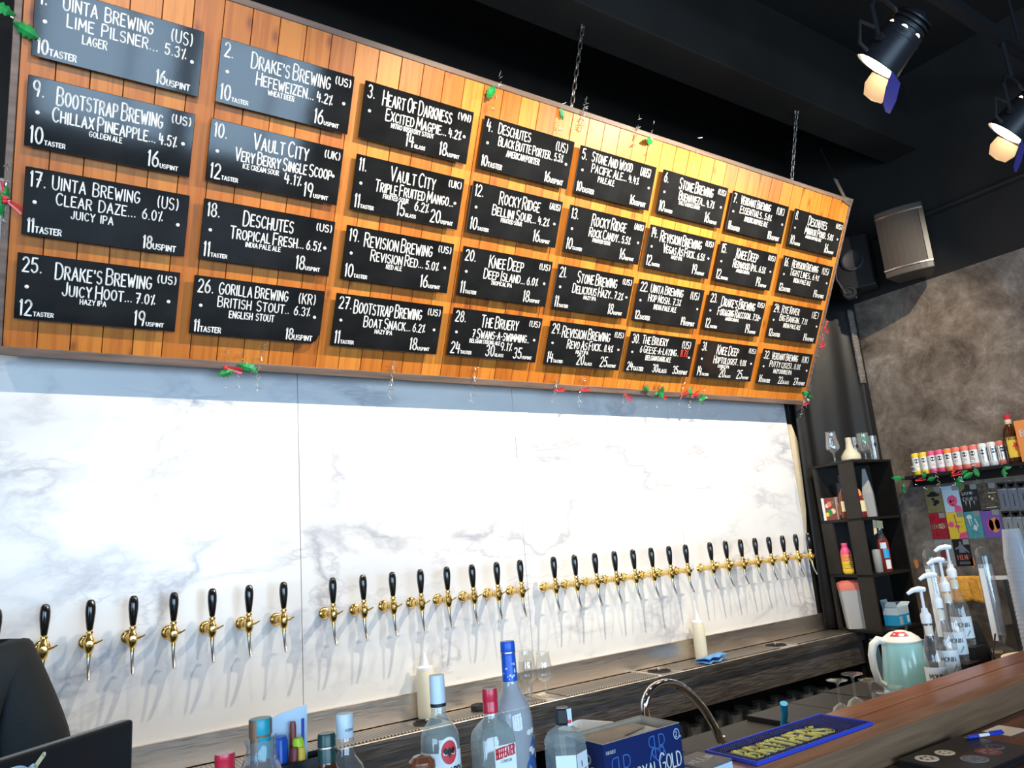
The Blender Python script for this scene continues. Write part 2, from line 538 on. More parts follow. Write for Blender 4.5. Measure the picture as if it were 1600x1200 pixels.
M = dict(
    marble=marble_mat(), pine=pine_mat(), concrete=concrete_mat(),
    black_paint=mat('matt_black_paint', (0.017, 0.0155, 0.014), 0.7, var=0.25, scale=3, bump=0.2, bscale=9),
    black_ceiling=mat('black_ceiling_paint', (0.014, 0.0125, 0.011), 0.75, var=0.3, scale=2),
    floor=mat('dark_concrete_floor', (0.14, 0.13, 0.12), 0.5, var=0.3, scale=3),
    dim_wall=mat('grey_plaster', (0.20, 0.20, 0.21), 0.8, var=0.15, scale=2),
    frame_trim=mat('worn_brown_trim', (0.17, 0.115, 0.09), 0.5, var=0.3, scale=14, stretch=(0.3, 1, 3)),
    slate=mat('black_slate_gloss', (0.010, 0.0105, 0.0115), 0.085, var=0.4, scale=6, bump=0.022, bscale=5),
    paint=mat('white_paint_marker', (0.9, 0.9, 0.88), 0.6),
    red_paint=mat('red_paint_marker', (0.75, 0.06, 0.03), 0.6),
    screw=mat('white_screw_cap', (0.85, 0.85, 0.85), 0.35),
    brass=mat('polished_brass', (0.86, 0.60, 0.20), 0.2, 1.0),
    steel_tube=mat('spout_steel', (0.55, 0.53, 0.5), 0.22, 1.0),
    chrome=mat('chrome', (0.85, 0.85, 0.85), 0.08, 1.0),
    tap_black=mat('black_tap_lacquer', (0.008, 0.008, 0.009), 0.16, coat=0.6),
    steel=steel_mat('brushed_steel'), steel_dark=steel_mat('brushed_steel_dark', (0.66, 0.58, 0.54), 0.44),
    grate=grate_mat(),
    rubber=mat('black_rubber', (0.02, 0.02, 0.022), 0.6, var=0.2, scale=20, bump=0.2, bscale=200),
    black_plastic=mat('black_plastic', (0.014, 0.014, 0.015), 0.35),
    black_wood=mat('black_melamine', (0.010, 0.009, 0.0085), 0.5, spec=.3, var=0.2, scale=6),
    brown_grey=mat('dark_brown_melamine', (0.028, 0.024, 0.021), 0.55, spec=.3, var=0.15, scale=6),
    vinyl=mat('black_vinyl_sheet', (0.013, 0.0125, 0.0125), 0.45, spec=.28, bump=0.12, bscale=12),
    tape=mat('wrinkled_duct_tape', (0.16, 0.135, 0.115), 0.38, var=0.35, scale=30, bump=0.7, bscale=60, stretch=(1, 1, 4)),
    beige=mat('raw_beige_board', (0.62, 0.52, 0.36), 0.7, var=0.1),
    chain=mat('dull_chain_steel', (0.30, 0.28, 0.26), 0.4, 1.0),
    speaker_grille=mat('dark_speaker_grille', (0.030, 0.025, 0.022), 0.65, 0.0, bump=0.3, bscale=260),
    silver=mat('satin_silver', (0.75, 0.73, 0.7), 0.3, 1.0),
    grey_plastic=mat('dark_grey_plastic', (0.045, 0.040, 0.036), 0.45),
    leaf=mat('green_foil_leaf', (0.015, 0.25, 0.06), 0.35, var=0.3, scale=30, coat=0.3),
    ribbon=mat('red_foil_ribbon', (0.70, 0.03, 0.04), 0.35, coat=0.3),
    tinsel=mat('silver_tinsel', (0.75, 0.74, 0.7), 0.3, 0.8),
    clear=thin_glass('clear_glass'), tinted=thin_glass('pale_green_glass', (0.88, 0.93, 0.91), .22, (.66, .72, .70)),
    amber=thin_glass('amber_spirit', (0.50, 0.12, 0.015), .35, (.30, .06, .008)), dark_amber=mat('dark_amber_bottle', (0.06, 0.018, 0.006), 0.06, coat=0.5),
    frosted=thin_glass('frosted_glass', (0.8, 0.83, 0.88), .55, (.62, .64, .68)),
    clear_plastic=thin_glass('clear_plastic', (0.96, 0.97, 0.975), .10, (.8, .8, .82)), cup_plastic=thin_glass('cup_plastic', (0.97, 0.97, 0.98), .22, (.82, .82, .84), 1.3), smoky=thin_glass('smoky_plastic', (0.45, 0.46, 0.45), .25, (.30, .31, .30)),
    bar_top=bar_wood('bar_top_wood', (0.20, 0.068, 0.03), (0.38, 0.15, 0.07)),
    bar_face=bar_wood('bar_face_laminate', (0.14, 0.074, 0.038), (0.24, 0.145, 0.084), rough=0.5),
    counter_wood=bar_wood('counter_wood', (0.10, 0.035, 0.018), (0.24, 0.085, 0.04), rough=0.3),
    blue_rubber=mat('blue_rubber_mat', (0.028, 0.035, 0.19), 0.5, var=0.15, scale=30),
    blue_edge=mat('bright_blue_rubber_edge', (0.03, 0.06, 0.52), 0.4),
    yellow_rubber=mat('pale_yellow_rubber', (0.92, 0.80, 0.20), 0.55),
    navy_card=mat('navy_printed_card', (0.006, 0.018, 0.10), 0.35), cardboard=mat('raw_cardboard', (0.50, 0.42, 0.33), 0.8, var=0.12, scale=25),
    monogram=mat('mid_blue_print', (0.05, 0.16, 0.48), 0.4), silver_print=mat('silver_print', (0.72, 0.72, 0.68), 0.35),
    white_card=mat('white_card', (0.82, 0.82, 0.80), 0.6), dark_card=mat('brown_grey_card', (0.16, 0.14, 0.13), 0.5),
    mint=mat('mint_enamel', (0.33, 0.62, 0.60), 0.18, coat=0.6), cream=mat('cream_plastic', (0.80, 0.76, 0.68), 0.35),
    ivory=mat('ivory_wax', (0.80, 0.74, 0.56), 0.4), white_plastic=mat('white_plastic', (0.86, 0.86, 0.85), 0.35),
    red_plastic=mat('red_plastic', (0.62, 0.02, 0.05), 0.3, coat=0.3), coral=mat('coral_plastic', (0.85, 0.22, 0.16), 0.4),
    milky=mat('milky_plastic', (0.62, 0.64, 0.66), 0.4, trans=0.25),
    pink=mat('pink_plastic', (0.85, 0.10, 0.25), 0.35), orange=mat('orange_print', (0.90, 0.30, 0.08), 0.4),
    yellow=mat('yellow_print', (0.92, 0.62, 0.05), 0.4), teal=mat('teal_foil', (0.02, 0.32, 0.40), 0.35),
    bronze=mat('bronze_foil', (0.35, 0.20, 0.12), 0.4, 0.5), bottle_green=mat('dark_green_foil', (0.012, 0.05, 0.045), 0.28),
    pale_blue=mat('pale_blue_foil', (0.60, 0.70, 0.78), 0.35), royal=mat('royal_blue_foil', (0.01, 0.10, 0.55), 0.3),
    blue_plastic=mat('blue_plastic', (0.02, 0.05, 0.45), 0.3), sky_blue=mat('sky_blue_cloth', (0.13, 0.36, 0.78), 0.9, var=0.15, scale=40, bump=0.5, bscale=150),
    lime=mat('lime_plastic', (0.55, 0.85, 0.03), 0.35), maroon=mat('dull_maroon', (0.25, 0.05, 0.05), 0.4),
    wood_knob=mat('varnished_brown_wood', (0.17, 0.05, 0.02), 0.25, var=0.3, scale=12, coat=0.5),
    ink=mat('black_ink', (0.012, 0.012, 0.014), 0.5), red_ink=mat('red_ink', (0.70, 0.04, 0.05), 0.5), label=mat('pale_label_paper', (0.78, 0.84, 0.86), 0.5),
    cream_label=mat('cream_label_paper', (0.80, 0.68, 0.40), 0.5), orange_cloth=mat('orange_cloth', (0.86, 0.40, 0.06), 0.9, var=0.15, scale=30, bump=0.6, bscale=60),
    paper=mat('cream_paper', (0.82, 0.72, 0.58), 0.8), cyan=mat('cyan_print', (0.02, 0.36, 0.70), 0.4), light_blue_card=mat('light_blue_card', (0.55, 0.70, 0.82), 0.5),
    grey_card=mat('grey_print', (0.32, 0.32, 0.31), 0.5), plastic_bag=thin_glass('thin_plastic_bag', (0.9, 0.9, 0.92), .22, (.6, .6, .62), 1.35),
    bench_dark=mat('dark_bench_top', (0.018, 0.016, 0.014), 0.55, spec=.25, var=.2, scale=4), blue_grey=mat('blue_grey_board', (0.10, 0.15, 0.20), 0.5), hot_vent=mat('glowing_vent', (1, .8, .5), .5, emit=(1, .75, .38), estr=5),
    skin=mat('skin', (0.55, 0.33, 0.23), 0.5), shirt=mat('black_cotton', (0.014, 0.017, 0.018), 0.85, bump=0.3, bscale=40), trousers=mat('dark_denim', (0.02, 0.022, 0.03), 0.9),
    hair=mat('dark_hair', (0.015, 0.011, 0.009), 0.5), lamp_body=mat('black_lamp_housing', (0.02, 0.02, 0.024), 0.4),
    bulb=mat('hot_bulb', (1, 0.9, 0.7), 0.5, emit=(1.0, 0.84, 0.55), estr=22), violet_reflection=mat('metal_leaf_violet_reflection', (0.10, 0.08, 0.40), 0.35, emit=None),  # barn door leaf: purple light reflected on it is painted into the colour
    tan_metal=mat('tan_metal_leaf', (0.45, 0.33, 0.22), 0.4), sheet_black=mat('black_lid_plastic', (0.014, 0.013, 0.012), 0.5, spec=.3, bump=0.1, bscale=30),
    vase=mat('beige_ceramic', (0.52, 0.48, 0.36), 0.5), drink_red=mat('dark_red_drink', (0.20, 0.02, 0.015), 0.1, coat=0.4),
    window_frame=mat('black_window_frame', (0.02, 0.02, 0.02), 0.4),
)
# ------------------------------------------------------------------ hand lettering (single-stroke capitals)


def arc(cx, cz, rx, rz, a0, a1, n=8):
    return [(cx + rx * cos(radians(a0 + (a1 - a0) * i / n)), cz + rz * sin(radians(a0 + (a1 - a0) * i / n))) for i in range(n + 1)]


def full(cx, cz, rx, rz):
    return arc(cx, cz, rx, rz, 90, 450, 14)


GL = {
    'A': (.9, [[(0, 0), (.45, 1), (.9, 0)], [(.17, .34), (.73, .34)]]),
    'B': (.8, [[(0, 0), (0, 1), (.4, 1)] + arc(.4, .77, .34, .23, 80, -90, 6) + [(0, .54)], [(.4, .54)] + arc(.42, .27, .38, .27, 85, -90, 7) + [(0, 0)]]),
    'C': (.8, [arc(.45, .5, .45, .5, 48, 312, 12)]),
    'D': (.85, [[(0, 0), (0, 1), (.3, 1)] + arc(.3, .5, .55, .5, 85, -85, 9) + [(.3, 0), (0, 0)]]),
    'E': (.7, [[(.7, 1), (0, 1), (0, 0), (.7, 0)], [(0, .52), (.55, .52)]]),
    'F': (.7, [[(.7, 1), (0, 1), (0, 0)], [(0, .52), (.55, .52)]]),
    'G': (.85, [arc(.45, .5, .45, .5, 48, 330, 12) + [(.85, .45), (.5, .45)]]),
    'H': (.8, [[(0, 0), (0, 1)], [(.8, 0), (.8, 1)], [(0, .5), (.8, .5)]]),
    'I': (.12, [[(.06, 0), (.06, 1)]]),
    'J': (.6, [[(.55, 1), (.55, .25)] + arc(.28, .25, .27, .25, 0, -170, 6)]),
    'K': (.8, [[(0, 0), (0, 1)], [(.75, 1), (.05, .45)], [(.25, .6), (.8, 0)]]),
    'L': (.65, [[(0, 1), (0, 0), (.65, 0)]]),
    'M': (1.05, [[(0, 0), (.08, 1), (.52, .3), (.97, 1), (1.05, 0)]]),
    'N': (.82, [[(0, 0), (0, 1), (.82, 0), (.82, 1)]]),
    'O': (.9, [full(.45, .5, .45, .5)]),
    'P': (.75, [[(0, 0), (0, 1), (.4, 1)] + arc(.4, .74, .35, .26, 85, -85, 6) + [(.4, .48), (0, .48)]]),
    'Q': (.9, [full(.45, .5, .45, .5), [(.55, .25), (.9, -.05)]]),
    'R': (.78, [[(0, 0), (0, 1), (.4, 1)] + arc(.4, .76, .35, .24, 85, -85, 6) + [(.4, .52), (0, .52)], [(.35, .52), (.78, 0)]]),
    'S': (.75, [arc(.38, .75, .36, .25, 40, 250, 8)[:-1] + arc(.38, .25, .37, .27, 80, -150, 9)]),
    'T': (.8, [[(0, 1), (.8, 1)], [(.4, 1), (.4, 0)]]),
    'U': (.8, [[(0, 1), (0, .3)] + arc(.4, .3, .4, .3, 180, 360, 8) + [(.8, 1)]]),
    'V': (.85, [[(0, 1), (.42, 0), (.85, 1)]]),
    'W': (1.15, [[(0, 1), (.28, 0), (.57, .75), (.87, 0), (1.15, 1)]]),
    'X': (.8, [[(0, 0), (.8, 1)], [(0, 1), (.8, 0)]]),
    'Y': (.8, [[(0, 1), (.4, .48), (.8, 1)], [(.4, .48), (.4, 0)]]),
    'Z': (.75, [[(0, 1), (.75, 1), (0, 0), (.75, 0)]]),
    '0': (.72, [full(.36, .5, .36, .5)]),
    '1': (.2, [[(0, .85), (.14, 1), (.14, 0)]]),
    '2': (.7, [arc(.34, .72, .34, .28, 160, -20, 8) + [(0, 0), (.7, 0)]]),
    '3': (.68, [arc(.32, .75, .32, .25, 150, -85, 8) + arc(.32, .25, .35, .26, 85, -150, 8)]),
    '4': (.75, [[(.1, 1), (0, .4), (.75, .4)], [(.55, .8), (.55, 0)]]),
    '5': (.7, [[(.65, 1), (.1, 1), (.05, .58)] + arc(.33, .32, .36, .32, 120, -150, 9)]),
    '6': (.7, [[(.5, 1)] + arc(.35, .3, .35, .5, 140, 180, 3) + arc(.35, .3, .35, .3, 180, 540, 12)]),
    '7': (.7, [[(0, 1), (.7, 1), (.25, 0)], [(.2, .5), (.6, .5)]]),
    '8': (.7, [full(.35, .76, .29, .24), full(.35, .26, .35, .26)]),
    '9': (.7, [full(.35, .7, .34, .3), [(.69, .7), (.5, 0)]]),
    '.': (.14, [[(.07, .03), (.07, .05)]]),
    ',': (.14, [[(.1, .05), (.04, -.12)]]),
    "'": (.12, [[(.08, 1), (.04, .78)]]),
    '-': (.4, [[(.03, .48), (.37, .48)]]),
    '(': (.3, [arc(.42, .5, .4, .6, 125, 235, 6)]),
    ')': (.3, [arc(-.12, .5, .4, .6, 55, -55, 6)]),
    '%': (.75, [[(.2, -.02), (.55, 1)], [(.06, .80), (.06, .86)], [(.7, .08), (.7, .14)]]),
    '&': (.8, [[(.8, 0), (.12, .75)] + arc(.33, .8, .2, .2, 190, 0, 6) + [(.05, .3)] + arc(.3, .22, .28, .24, 170, 330, 6)]),
    '/': (.5, [[(0, 0), (.5, 1)]]),
}


def text_width(s, ar, gap, cap):
    x = 0
    first = True
    for ch in s:
        if ch == ' ':
            x += .42 * ar; first = True; continue
        k = cap if first and ch.isalpha() else 1.0
        x += GL[ch][0] * ar * k + gap
        first = False
    return max(x - gap, 0.01)


def letter(mb, s, x, z, h, width=None, sw=None, y=-0.0008, cap=1.0, align='l', ar=.46, m=0, thick=None, slope=0.0, skew=0.0):
    """write s on a plane facing -y, base line at z, letter height h"""
    s = s.upper()
    sw = sw or h * .105
    gap = .17
    wn = text_width(s, ar, gap, cap) * h
    k = 1.0 if width is None else width / wn
    if align == 'c':
        x -= wn * k / 2
    elif align == 'r':
        x -= wn * k
    cx = x
    first = True
    for ch in s:
        if ch == ' ':
            cx += .42 * ar * h * k; first = True; continue
        c = cap if first and ch.isalpha() else 1.0
        gw, pls = GL[ch]
        wob = rnd.uniform(-.03, .03) * h if cap > 1 else 0
        for pl in pls:
            pts = []
            for px, pz in pl:
                X = cx + px * ar * h * k * c
                Z = z + wob + pz * h * c - (c - 1) * h * .12
                X += (Z - z) * skew
                pts.append((X, Z + (X - x) * slope))
            stroke(mb, pts, sw / 2, y, m, thick)
        cx += (gw * ar * c + gap) * h * k
        first = False
    return cx


def stroke(mb, pts, r, y, m=0, thick=None):
    for i in range(len(pts) - 1):
        a, b = Vector((pts[i][0], pts[i][1])), Vector((pts[i + 1][0], pts[i + 1][1]))
        d = b - a
        if d.length < 1e-7:
            continue
        nrm = Vector((-d.y, d.x)).normalized() * r
        q = [a - nrm, b - nrm, b + nrm, a + nrm]
        if thick:
            mb.yprism([(p.x, p.y) for p in q], y, y + thick, m)
        else:
            mb.add([(p.x, y, p.y) for p in q], [(0, 1, 2, 3)], m)
    for p in pts:
        o = [(p[0] + r * cos(2 * PI * i / 8), p[1] + r * sin(2 * PI * i / 8)) for i in range(8)]
        if thick:
            mb.yprism(o, y, y + thick, m)
        else:
            mb.add([(q[0], y, q[1]) for q in o], [tuple(range(8))], m)


# ------------------------------------------------------------------ the room
X0, X1, YB, ZC = -3.5, 5.5, -8.0, 4.80
b = MB(); b.box(X0 - .2, X1 + .2, YB - .2, .3, -.1, 0); struct(b.build('floor', M['floor']), 'dark concrete floor of the bar room')
b = MB(); b.box(X0 - .2, X1 + .2, YB - .2, .3, ZC, ZC + .1); struct(b.build('ceiling', M['black_ceiling']), 'black painted ceiling high over the bar')
b = MB(); b.box(X0 - .2, X1 + .2, .0215, .22, 0, ZC); struct(b.build('wall_north', M['black_paint']), 'black painted wall behind the marble panels and board')
b = MB(); b.box(X1, X1 + .2, YB - .2, .02, 0, 3.232, 0)
b.box(X1 - .004, X1 + .2, YB - .2, .02, 3.232, ZC, 1)
struct(b.build('wall_east', [M['concrete'], M['black_paint']]), 'mottled brown concrete-look wall, black above')
# street front: piers and lintel around four tall windows
b = MB()
xs = [X0]
for wx, ww in WINDOWS:
    xs += [wx - ww / 2, wx + ww / 2]
xs.append(X1)
for i in range(0, len(xs), 2):
    b.box(xs[i], xs[i + 1], YB - .2, YB, 0, ZC)
for wx, ww in WINDOWS:
    b.box(wx - ww / 2, wx + ww / 2, YB - .2, YB, 0, .35)
    b.box(wx - ww / 2, wx + ww / 2, YB - .2, YB, 2.75, ZC)
struct(b.build('wall_south', M['dim_wall']), 'grey street wall with tall windows')
for i, (wx, ww) in enumerate(WINDOWS):
    f = MB()
    t = .05
    f.box(wx - ww / 2, wx + ww / 2, YB, YB + .06, .35, .35 + t); f.box(wx - ww / 2, wx + ww / 2, YB, YB + .06, 2.75 - t, 2.75)
    for xx in (wx - ww / 2, wx - t / 2 + .2, wx + ww / 2 - t):
        f.box(xx, xx + t, YB, YB + .12, .35, 2.75)
    f.box(wx - ww / 2, wx + ww / 2, YB, YB + .12, 1.98, 2.03)
    struct(f.build('window_%d' % (i + 1), M['window_frame']), 'black framed street window behind the bar stools')
b = MB()
b.box(X0 - .2, X0, YB - .2, -6.1, 0, ZC); b.box(X0 - .2, X0, -3.1, .02, 0, ZC)
b.box(X0 - .2, X0, -6.1, -3.1, 0, .6); b.box(X0 - .2, X0, -6.1, -3.1, 2.8, ZC)
struct(b.build('wall_west', M['dim_wall']), 'grey side wall with one wide window')
f = MB()
for z0, z1 in ((.6, .66), (2.74, 2.8), (1.9, 1.95)):
    f.box(X0, X0 + .1, -6.1, -3.1, z0, z1)
for y0 in (-6.1, -4.63, -3.16):
    f.box(X0, X0 + .1, y0, y0 + .06, .6, 2.8)
struct(f.build('window_5', M['window_frame']), 'black framed side window')
# ceiling beam that carries the board, and the rear one that carries the lamps
b = MB(); b.box(X0, X1, -1.03, -.79, 4.20, ZC); struct(b.build('trim_1', M['black_ceiling'], bevel=.006), 'black ceiling beam that the menu board hangs from')
b = MB(); b.tube([(5.47, .0, 3.69), (5.47, -6, 3.69)], .022, 8); struct(b.build('trim_2', M['black_paint']), 'black conduit along the upper wall')
# raw timber edge beside the last marble panel
b = MB(); b.yprism([(4.893, 2.33), (4.935, 2.33), (4.985, 2.20), (4.945, 1.70), (4.905, 1.52), (4.893, 1.50)], -.004, .02); struct(b.build('trim_3', M['beige']), 'raw beige board beside the last marble panel')

# marble wall panels, one for each set of eight taps
names = ['left of the seams, behind the person', 'holding the second set of taps', 'holding the third set of taps', 'at the right end by the black sheet']
for k in range(-1, 4):
    x1 = 1.22 * (k + 1) - .0012 if k < 3 else 4.89
    b = MB(); b.box(1.22 * k + .0012 - 1.22 * k, x1 - 1.22 * k, 0, .02, .0, 2.25)
    o = b.build('marble_panel', M['marble'], loc=(1.22 * k, 0, .977), bevel=.001, seg=1)
    tag(o, 'white marble wall panel with grey veins, ' + (names[k] if k >= 0 else 'beyond the person at the taps'), 'wall panel', 'marble panels behind the taps')

# ------------------------------------------------------------------ menu board
BO = Vector((0.09593623, -0.73451789, 3.62441856))
TILT = 0.44451192
UT = Vector((0, -sin(TILT), cos(TILT)))
NB = Vector((0, -cos(TILT), -sin(TILT)))      # towards the room


def on_board(u, v, out=0.0):
    """board coordinates: u along, v down from the top of the first slate row, out = distance in front of the slates"""
    return BO + Vector((u, 0, 0)) - UT * v + NB * out


BU0, BU1, BV0, BV1 = -.057, 4.836, -.172, 1.312
board = thing('menu_board', 'long orange pine plank menu board hung tilted from black beam by chains', 'menu board',
              on_board(0, BV1), (TILT, 0, 0))
Hh = BV1 - BV0
b = MB()
u = BU0 + .02
edge = [(i * .108 - 5.0) for i in range(0, 120)]
edge = [e for e in edge if BU0 + .02 < e < BU1 - .02]
ed = [BU0 + .02] + edge + [BU1 - .02]
for i in range(len(ed) - 1):
    if ed[i + 1] - ed[i] < .004:
        continue
    dy = rnd.uniform(-.0012, .0012)
    b.box(ed[i] + .0016, ed[i + 1] - .0016, .028 + dy, .044, .02, Hh - .02)
b.build('planks', M['pine'], board, bevel=.0018, seg=1)
b = MB(); b.box(BU0 + .01, BU1 - .01, .0442, .056, .012, Hh - .012); b.build('backing', M['black_wood'], board)
for nm, (x0, x1, z0, z1) in (('bottom', (BU0, BU1, -.004, .030)), ('top', (BU0, BU1, Hh - .026, Hh)), ('a', (BU0, BU0 + .024, .022, Hh - .026)), ('b', (BU1 - .024, BU1, .022, Hh - .026))):
    b = MB(); b.box(x0, x1, .022, .115 if nm == 'bottom' else .085, z0, z1)
    b.build('frame_bar', M['frame_trim'], board, bevel=.003)
for zx in (BU1 - .09,):
    b = MB(); b.yprism([(zx - .02, Hh - .03), (zx + .085, Hh - .05), (zx + .092, Hh + .004), (zx - .02, Hh + .004)], .0195, .0225)
    b.build('corner_tape', M['tape'], board)

# slates: (text lines) ------------------------------------------------
SLATES = {
    1: ("UINTA  BREWING", "(US)", "LIME  PILSNER...  5.3%", "LAGER", ["10", "16"], 1), 2: ("DRAKE'S BREWING", "(US)", "HEFEWEIZEN... 4.2%", "WHEAT BEER", ["10", "16"], 0),
    3: ("HEART OF DARKNESS", "(VN)", "EXCITED MAGPIE... 4.2%", "NITRO IRISH DRY STOUT", ["", "14", "18"], 0), 4: ("DESCHUTES", "(US)", "BLACK BUTTE PORTER.. 5.5%", "AMERICAN PORTER", ["10", "16"], 1),
    5: ("STONE AND WOOD", "(AUS)", "PACIFIC ALE... 4.4%", "PALE ALE", ["10", "16"], 1), 6: ("STONE BREWING", "(US)", "BUENAVEZA... 4.7%", "SALT & LIME LAGER", ["10", "16"], 0),
    7: ("VERDANT BREWING", "(UK)", "ESSENTIALS.. 5.0%", "AMERICAN PALE ALE", ["11", "18"], 1), 8: ("DESCHUTES", "(US)", "MIRROR POND.. 5.0%", "AMERICAN PALE ALE", ["10", "16"], 0),
    9: ("BOOTSTRAP BREWING", "(US)", "CHILLAX PINEAPPLE... 4.5%", "GOLDEN ALE", ["10", "16"], 0), 10: ("VAULT CITY", "(UK)", "VERY BERRY SINGLE SCOOP", "ICE CREAM SOUR  4.1%", ["12", "19"], 0),
    11: ("VAULT CITY", "(UK)", "TRIPLE FRUITED MANGO...", "FRUITED SOUR  6.2%", ["11", "15", "20"], 0), 12: ("ROCKY RIDGE", "(AUS)", "BELLINI SOUR... 4.2%", "FRUITED SOUR", ["10", "16"], 0),
    13: ("ROCKY RIDGE", "(AUS)", "ROCK CANDY.. 5.5%", "FRUITED SOUR", ["10", "16"], 0), 14: ("REVISION BREWING", "(US)", "VEGAS AS FUCK.. 6.5%", "HAZY IPA", ["12", "19"], 0),
    15: ("KNEE DEEP", "(US)", "REDWOOD IPA.. 6.5%", "AMERICAN IPA", ["12", "19"], 0), 16: ("REVISION BREWING", "(US)", "TIGHT LINES.. 6.4%", "INDIA PALE ALE", ["12", "19"], 1),
    17: ("UINTA  BREWING", "(US)", "CLEAR  DAZE...  6.0%", "JUICY  IPA", ["11", "18"], 1), 18: ("DESCHUTES", "(US)", "TROPICAL FRESH... 6.5%", "INDIA PALE ALE", ["11", "18"], 0),
    19: ("REVISION BREWING", "(US)", "REVISION RED... 5.0%", "RED ALE", ["10", "16"], 0), 20: ("KNEE DEEP", "(US)", "DEEP ISLAND... 6.0%", "TROPICAL IPA", ["11", "18"], 0),
    21: ("STONE BREWING", "(US)", "DELICIOUS HAZY.. 7.2%", "HAZY IPA", ["11", "18"], 0), 22: ("UINTA BREWING", "(US)", "HOP NOSH.. 7.3%", "INDIA PALE ALE", ["12", "19"], 1),
    23: ("DRAKE'S BREWING", "(US)", "FORAGING RACCOON.. 7.5%", "AMERICAN IPA", ["12", "19"], 0), 24: ("RYE RIVER", "(IE)", "BIG BANGIN.. 7.1%", "INDIA PALE ALE", ["12", "19"], 1),
    25: ("DRAKE'S BREWING", "(US)", "JUICY HOOT... 7.0%", "HAZY IPA", ["12", "19"], 0), 26: ("GORILLA BREWING", "(KR)", "BRITISH  STOUT..  6.3%", "ENGLISH  STOUT", ["11", "18"], 1),
    27: ("BOOTSTRAP BREWING", "(US)", "BOAT SNACK... 6.2%", "HAZY IPA", ["11", "18"], 0), 28: ("THE BRUERY", "(US)", "7 SWANS-A-SWIMMING..", "BELGIAN STRONG ALE  9.1%", ["24", "30", "35"], 0),
    29: ("REVISION BREWING", "(US)", "REVO AS FUCK.. 8.4%", "HAZY IPA", ["14", "20", "25"], 0), 30: ("THE BRUERY", "(US)", "6 GEESE-A-LAYING..|11.7%", "BELGIAN DARK ALE", ["24", "30", "35"], 1),
    31: ("KNEE DEEP", "(US)", "HOPTOLOGIST.. 9.0%", "DOUBLE IPA", ["14", "20", "25"], 0), 32: ("VERDANT BREWING", "(UK)", "PUTTY (2025).. 8.0%", "HAZY DOUBLE IPA", ["16", "22", "27"], 1),
}
SUV = {1: (0, 0), 2: (.609, 0), 3: (1.206, 0), 4: (1.815, -.002), 5: (2.405, .003), 6: (3.007, 0), 7: (3.6, .003), 8: (4.212, 0),
       9: (-.004, .308), 10: (.602, .307), 11: (1.21, .311), 12: (1.807, .307), 13: (2.404, .311), 14: (2.99, .314), 15: (3.586, .313), 16: (4.205, .309),
       17: (.005, .62), 18: (.606, .619), 19: (1.208, .622), 20: (1.808, .622), 21: (2.394, .625), 22: (2.984, .628), 23: (3.58, .623), 24: (4.203, .618),
       25: (-.002, .928), 26: (.599, .929), 27: (1.201, .929), 28: (1.806, .927), 29: (2.409, .931), 30: (2.998, .934), 31: (3.594, .931), 32: (4.206, .938)}
SW, SH = .547, .2425
TASTES = ["TASTER", "GLASS", "USPINT"]


def slate_text(n):
    name, ctry, beer, style, prices, hand = SLATES[n]
    t, red = MB(), MB()
    y = -.0042
    cap = 1.3
    bold = .10
    nd = str(n) + '.'
    letter(t, nd, .018, SH - .066, .052, sw=.0058, y=y, ar=.5)
    if hand:                                    # the rounder, wider hand
        x0 = .1 if n >= 10 else .085
        letter(t, name, x0 if n not in (1, 17) else .085, SH - .064, .042, width=min(.285, .0198 * len(name) + .010), sw=.0049, y=y, cap=1.15)
        letter(t, ctry, SW - .040, SH - .066, .044, width=.072, sw=.0046, y=y, align='r')
        left, _, rr = beer.partition('|')
        xe = letter(t, left, .095 if n not in (26, 17, 1) else .1, SH - .118, .037, width=min(.395, .0172 * len(left) + .012), sw=.0048, y=y, cap=1.15)
        if rr:
            letter(red, rr, xe + .012, SH - .118, .042, width=.062, sw=.005, y=y)
        letter(t, style, .15, SH - .160, .028, width=.0122 * len(style) + .015, sw=.0042, y=y)
        ph, pz, sh, sw2 = .047, .014, .021, .0044
    else:                                       # the tall narrow hand
        wn = min(.345, .0196 * len(name) + .030)
        letter(t, name, .283 if 9 < len(name) < 16 else .262, SH - .080, .047, width=wn, sw=.0056, y=y, cap=cap, align='c')
        letter(t, ctry, SW - .014, SH - .050, .030, width=.066, sw=.0050, y=y, align='r')
        bw = min(.41, .0168 * len(beer) + .014)
        letter(t, beer, .305 if len(beer) < 24 else .285, SH - .139, .038, width=bw, sw=.0053, y=y, cap=cap, align='c')
        s1, _, s2 = style.partition('  ')
        letter(t, s1, .25 if not s2 else .21, SH - .166, .0185, width=.0096 * len(s1) + .010, sw=.0035, y=y, align='c')
        if s2:
            letter(t, s2, .345, SH - .190, .040, width=.070, sw=.0056, y=y, align='c')
        ph, pz, sh, sw2 = .056, .016, .0145, .0036
    slots = [.018, SW - .15] if len(prices) == 2 else [.018, .225, SW - .15]
    words_ = [TASTES[0], TASTES[2]] if len(prices) == 2 else TASTES
    for p, sx, wd in zip(prices, slots, words_):
        if not p:
            continue
        xe = letter(t, p, sx, pz, ph, sw=.0062, y=y, ar=.5)
        letter(t, wd, xe - .002, pz, sh, width=.0098 * len(wd) + (.022 if hand else .004), sw=sw2, y=y)
    return t, red


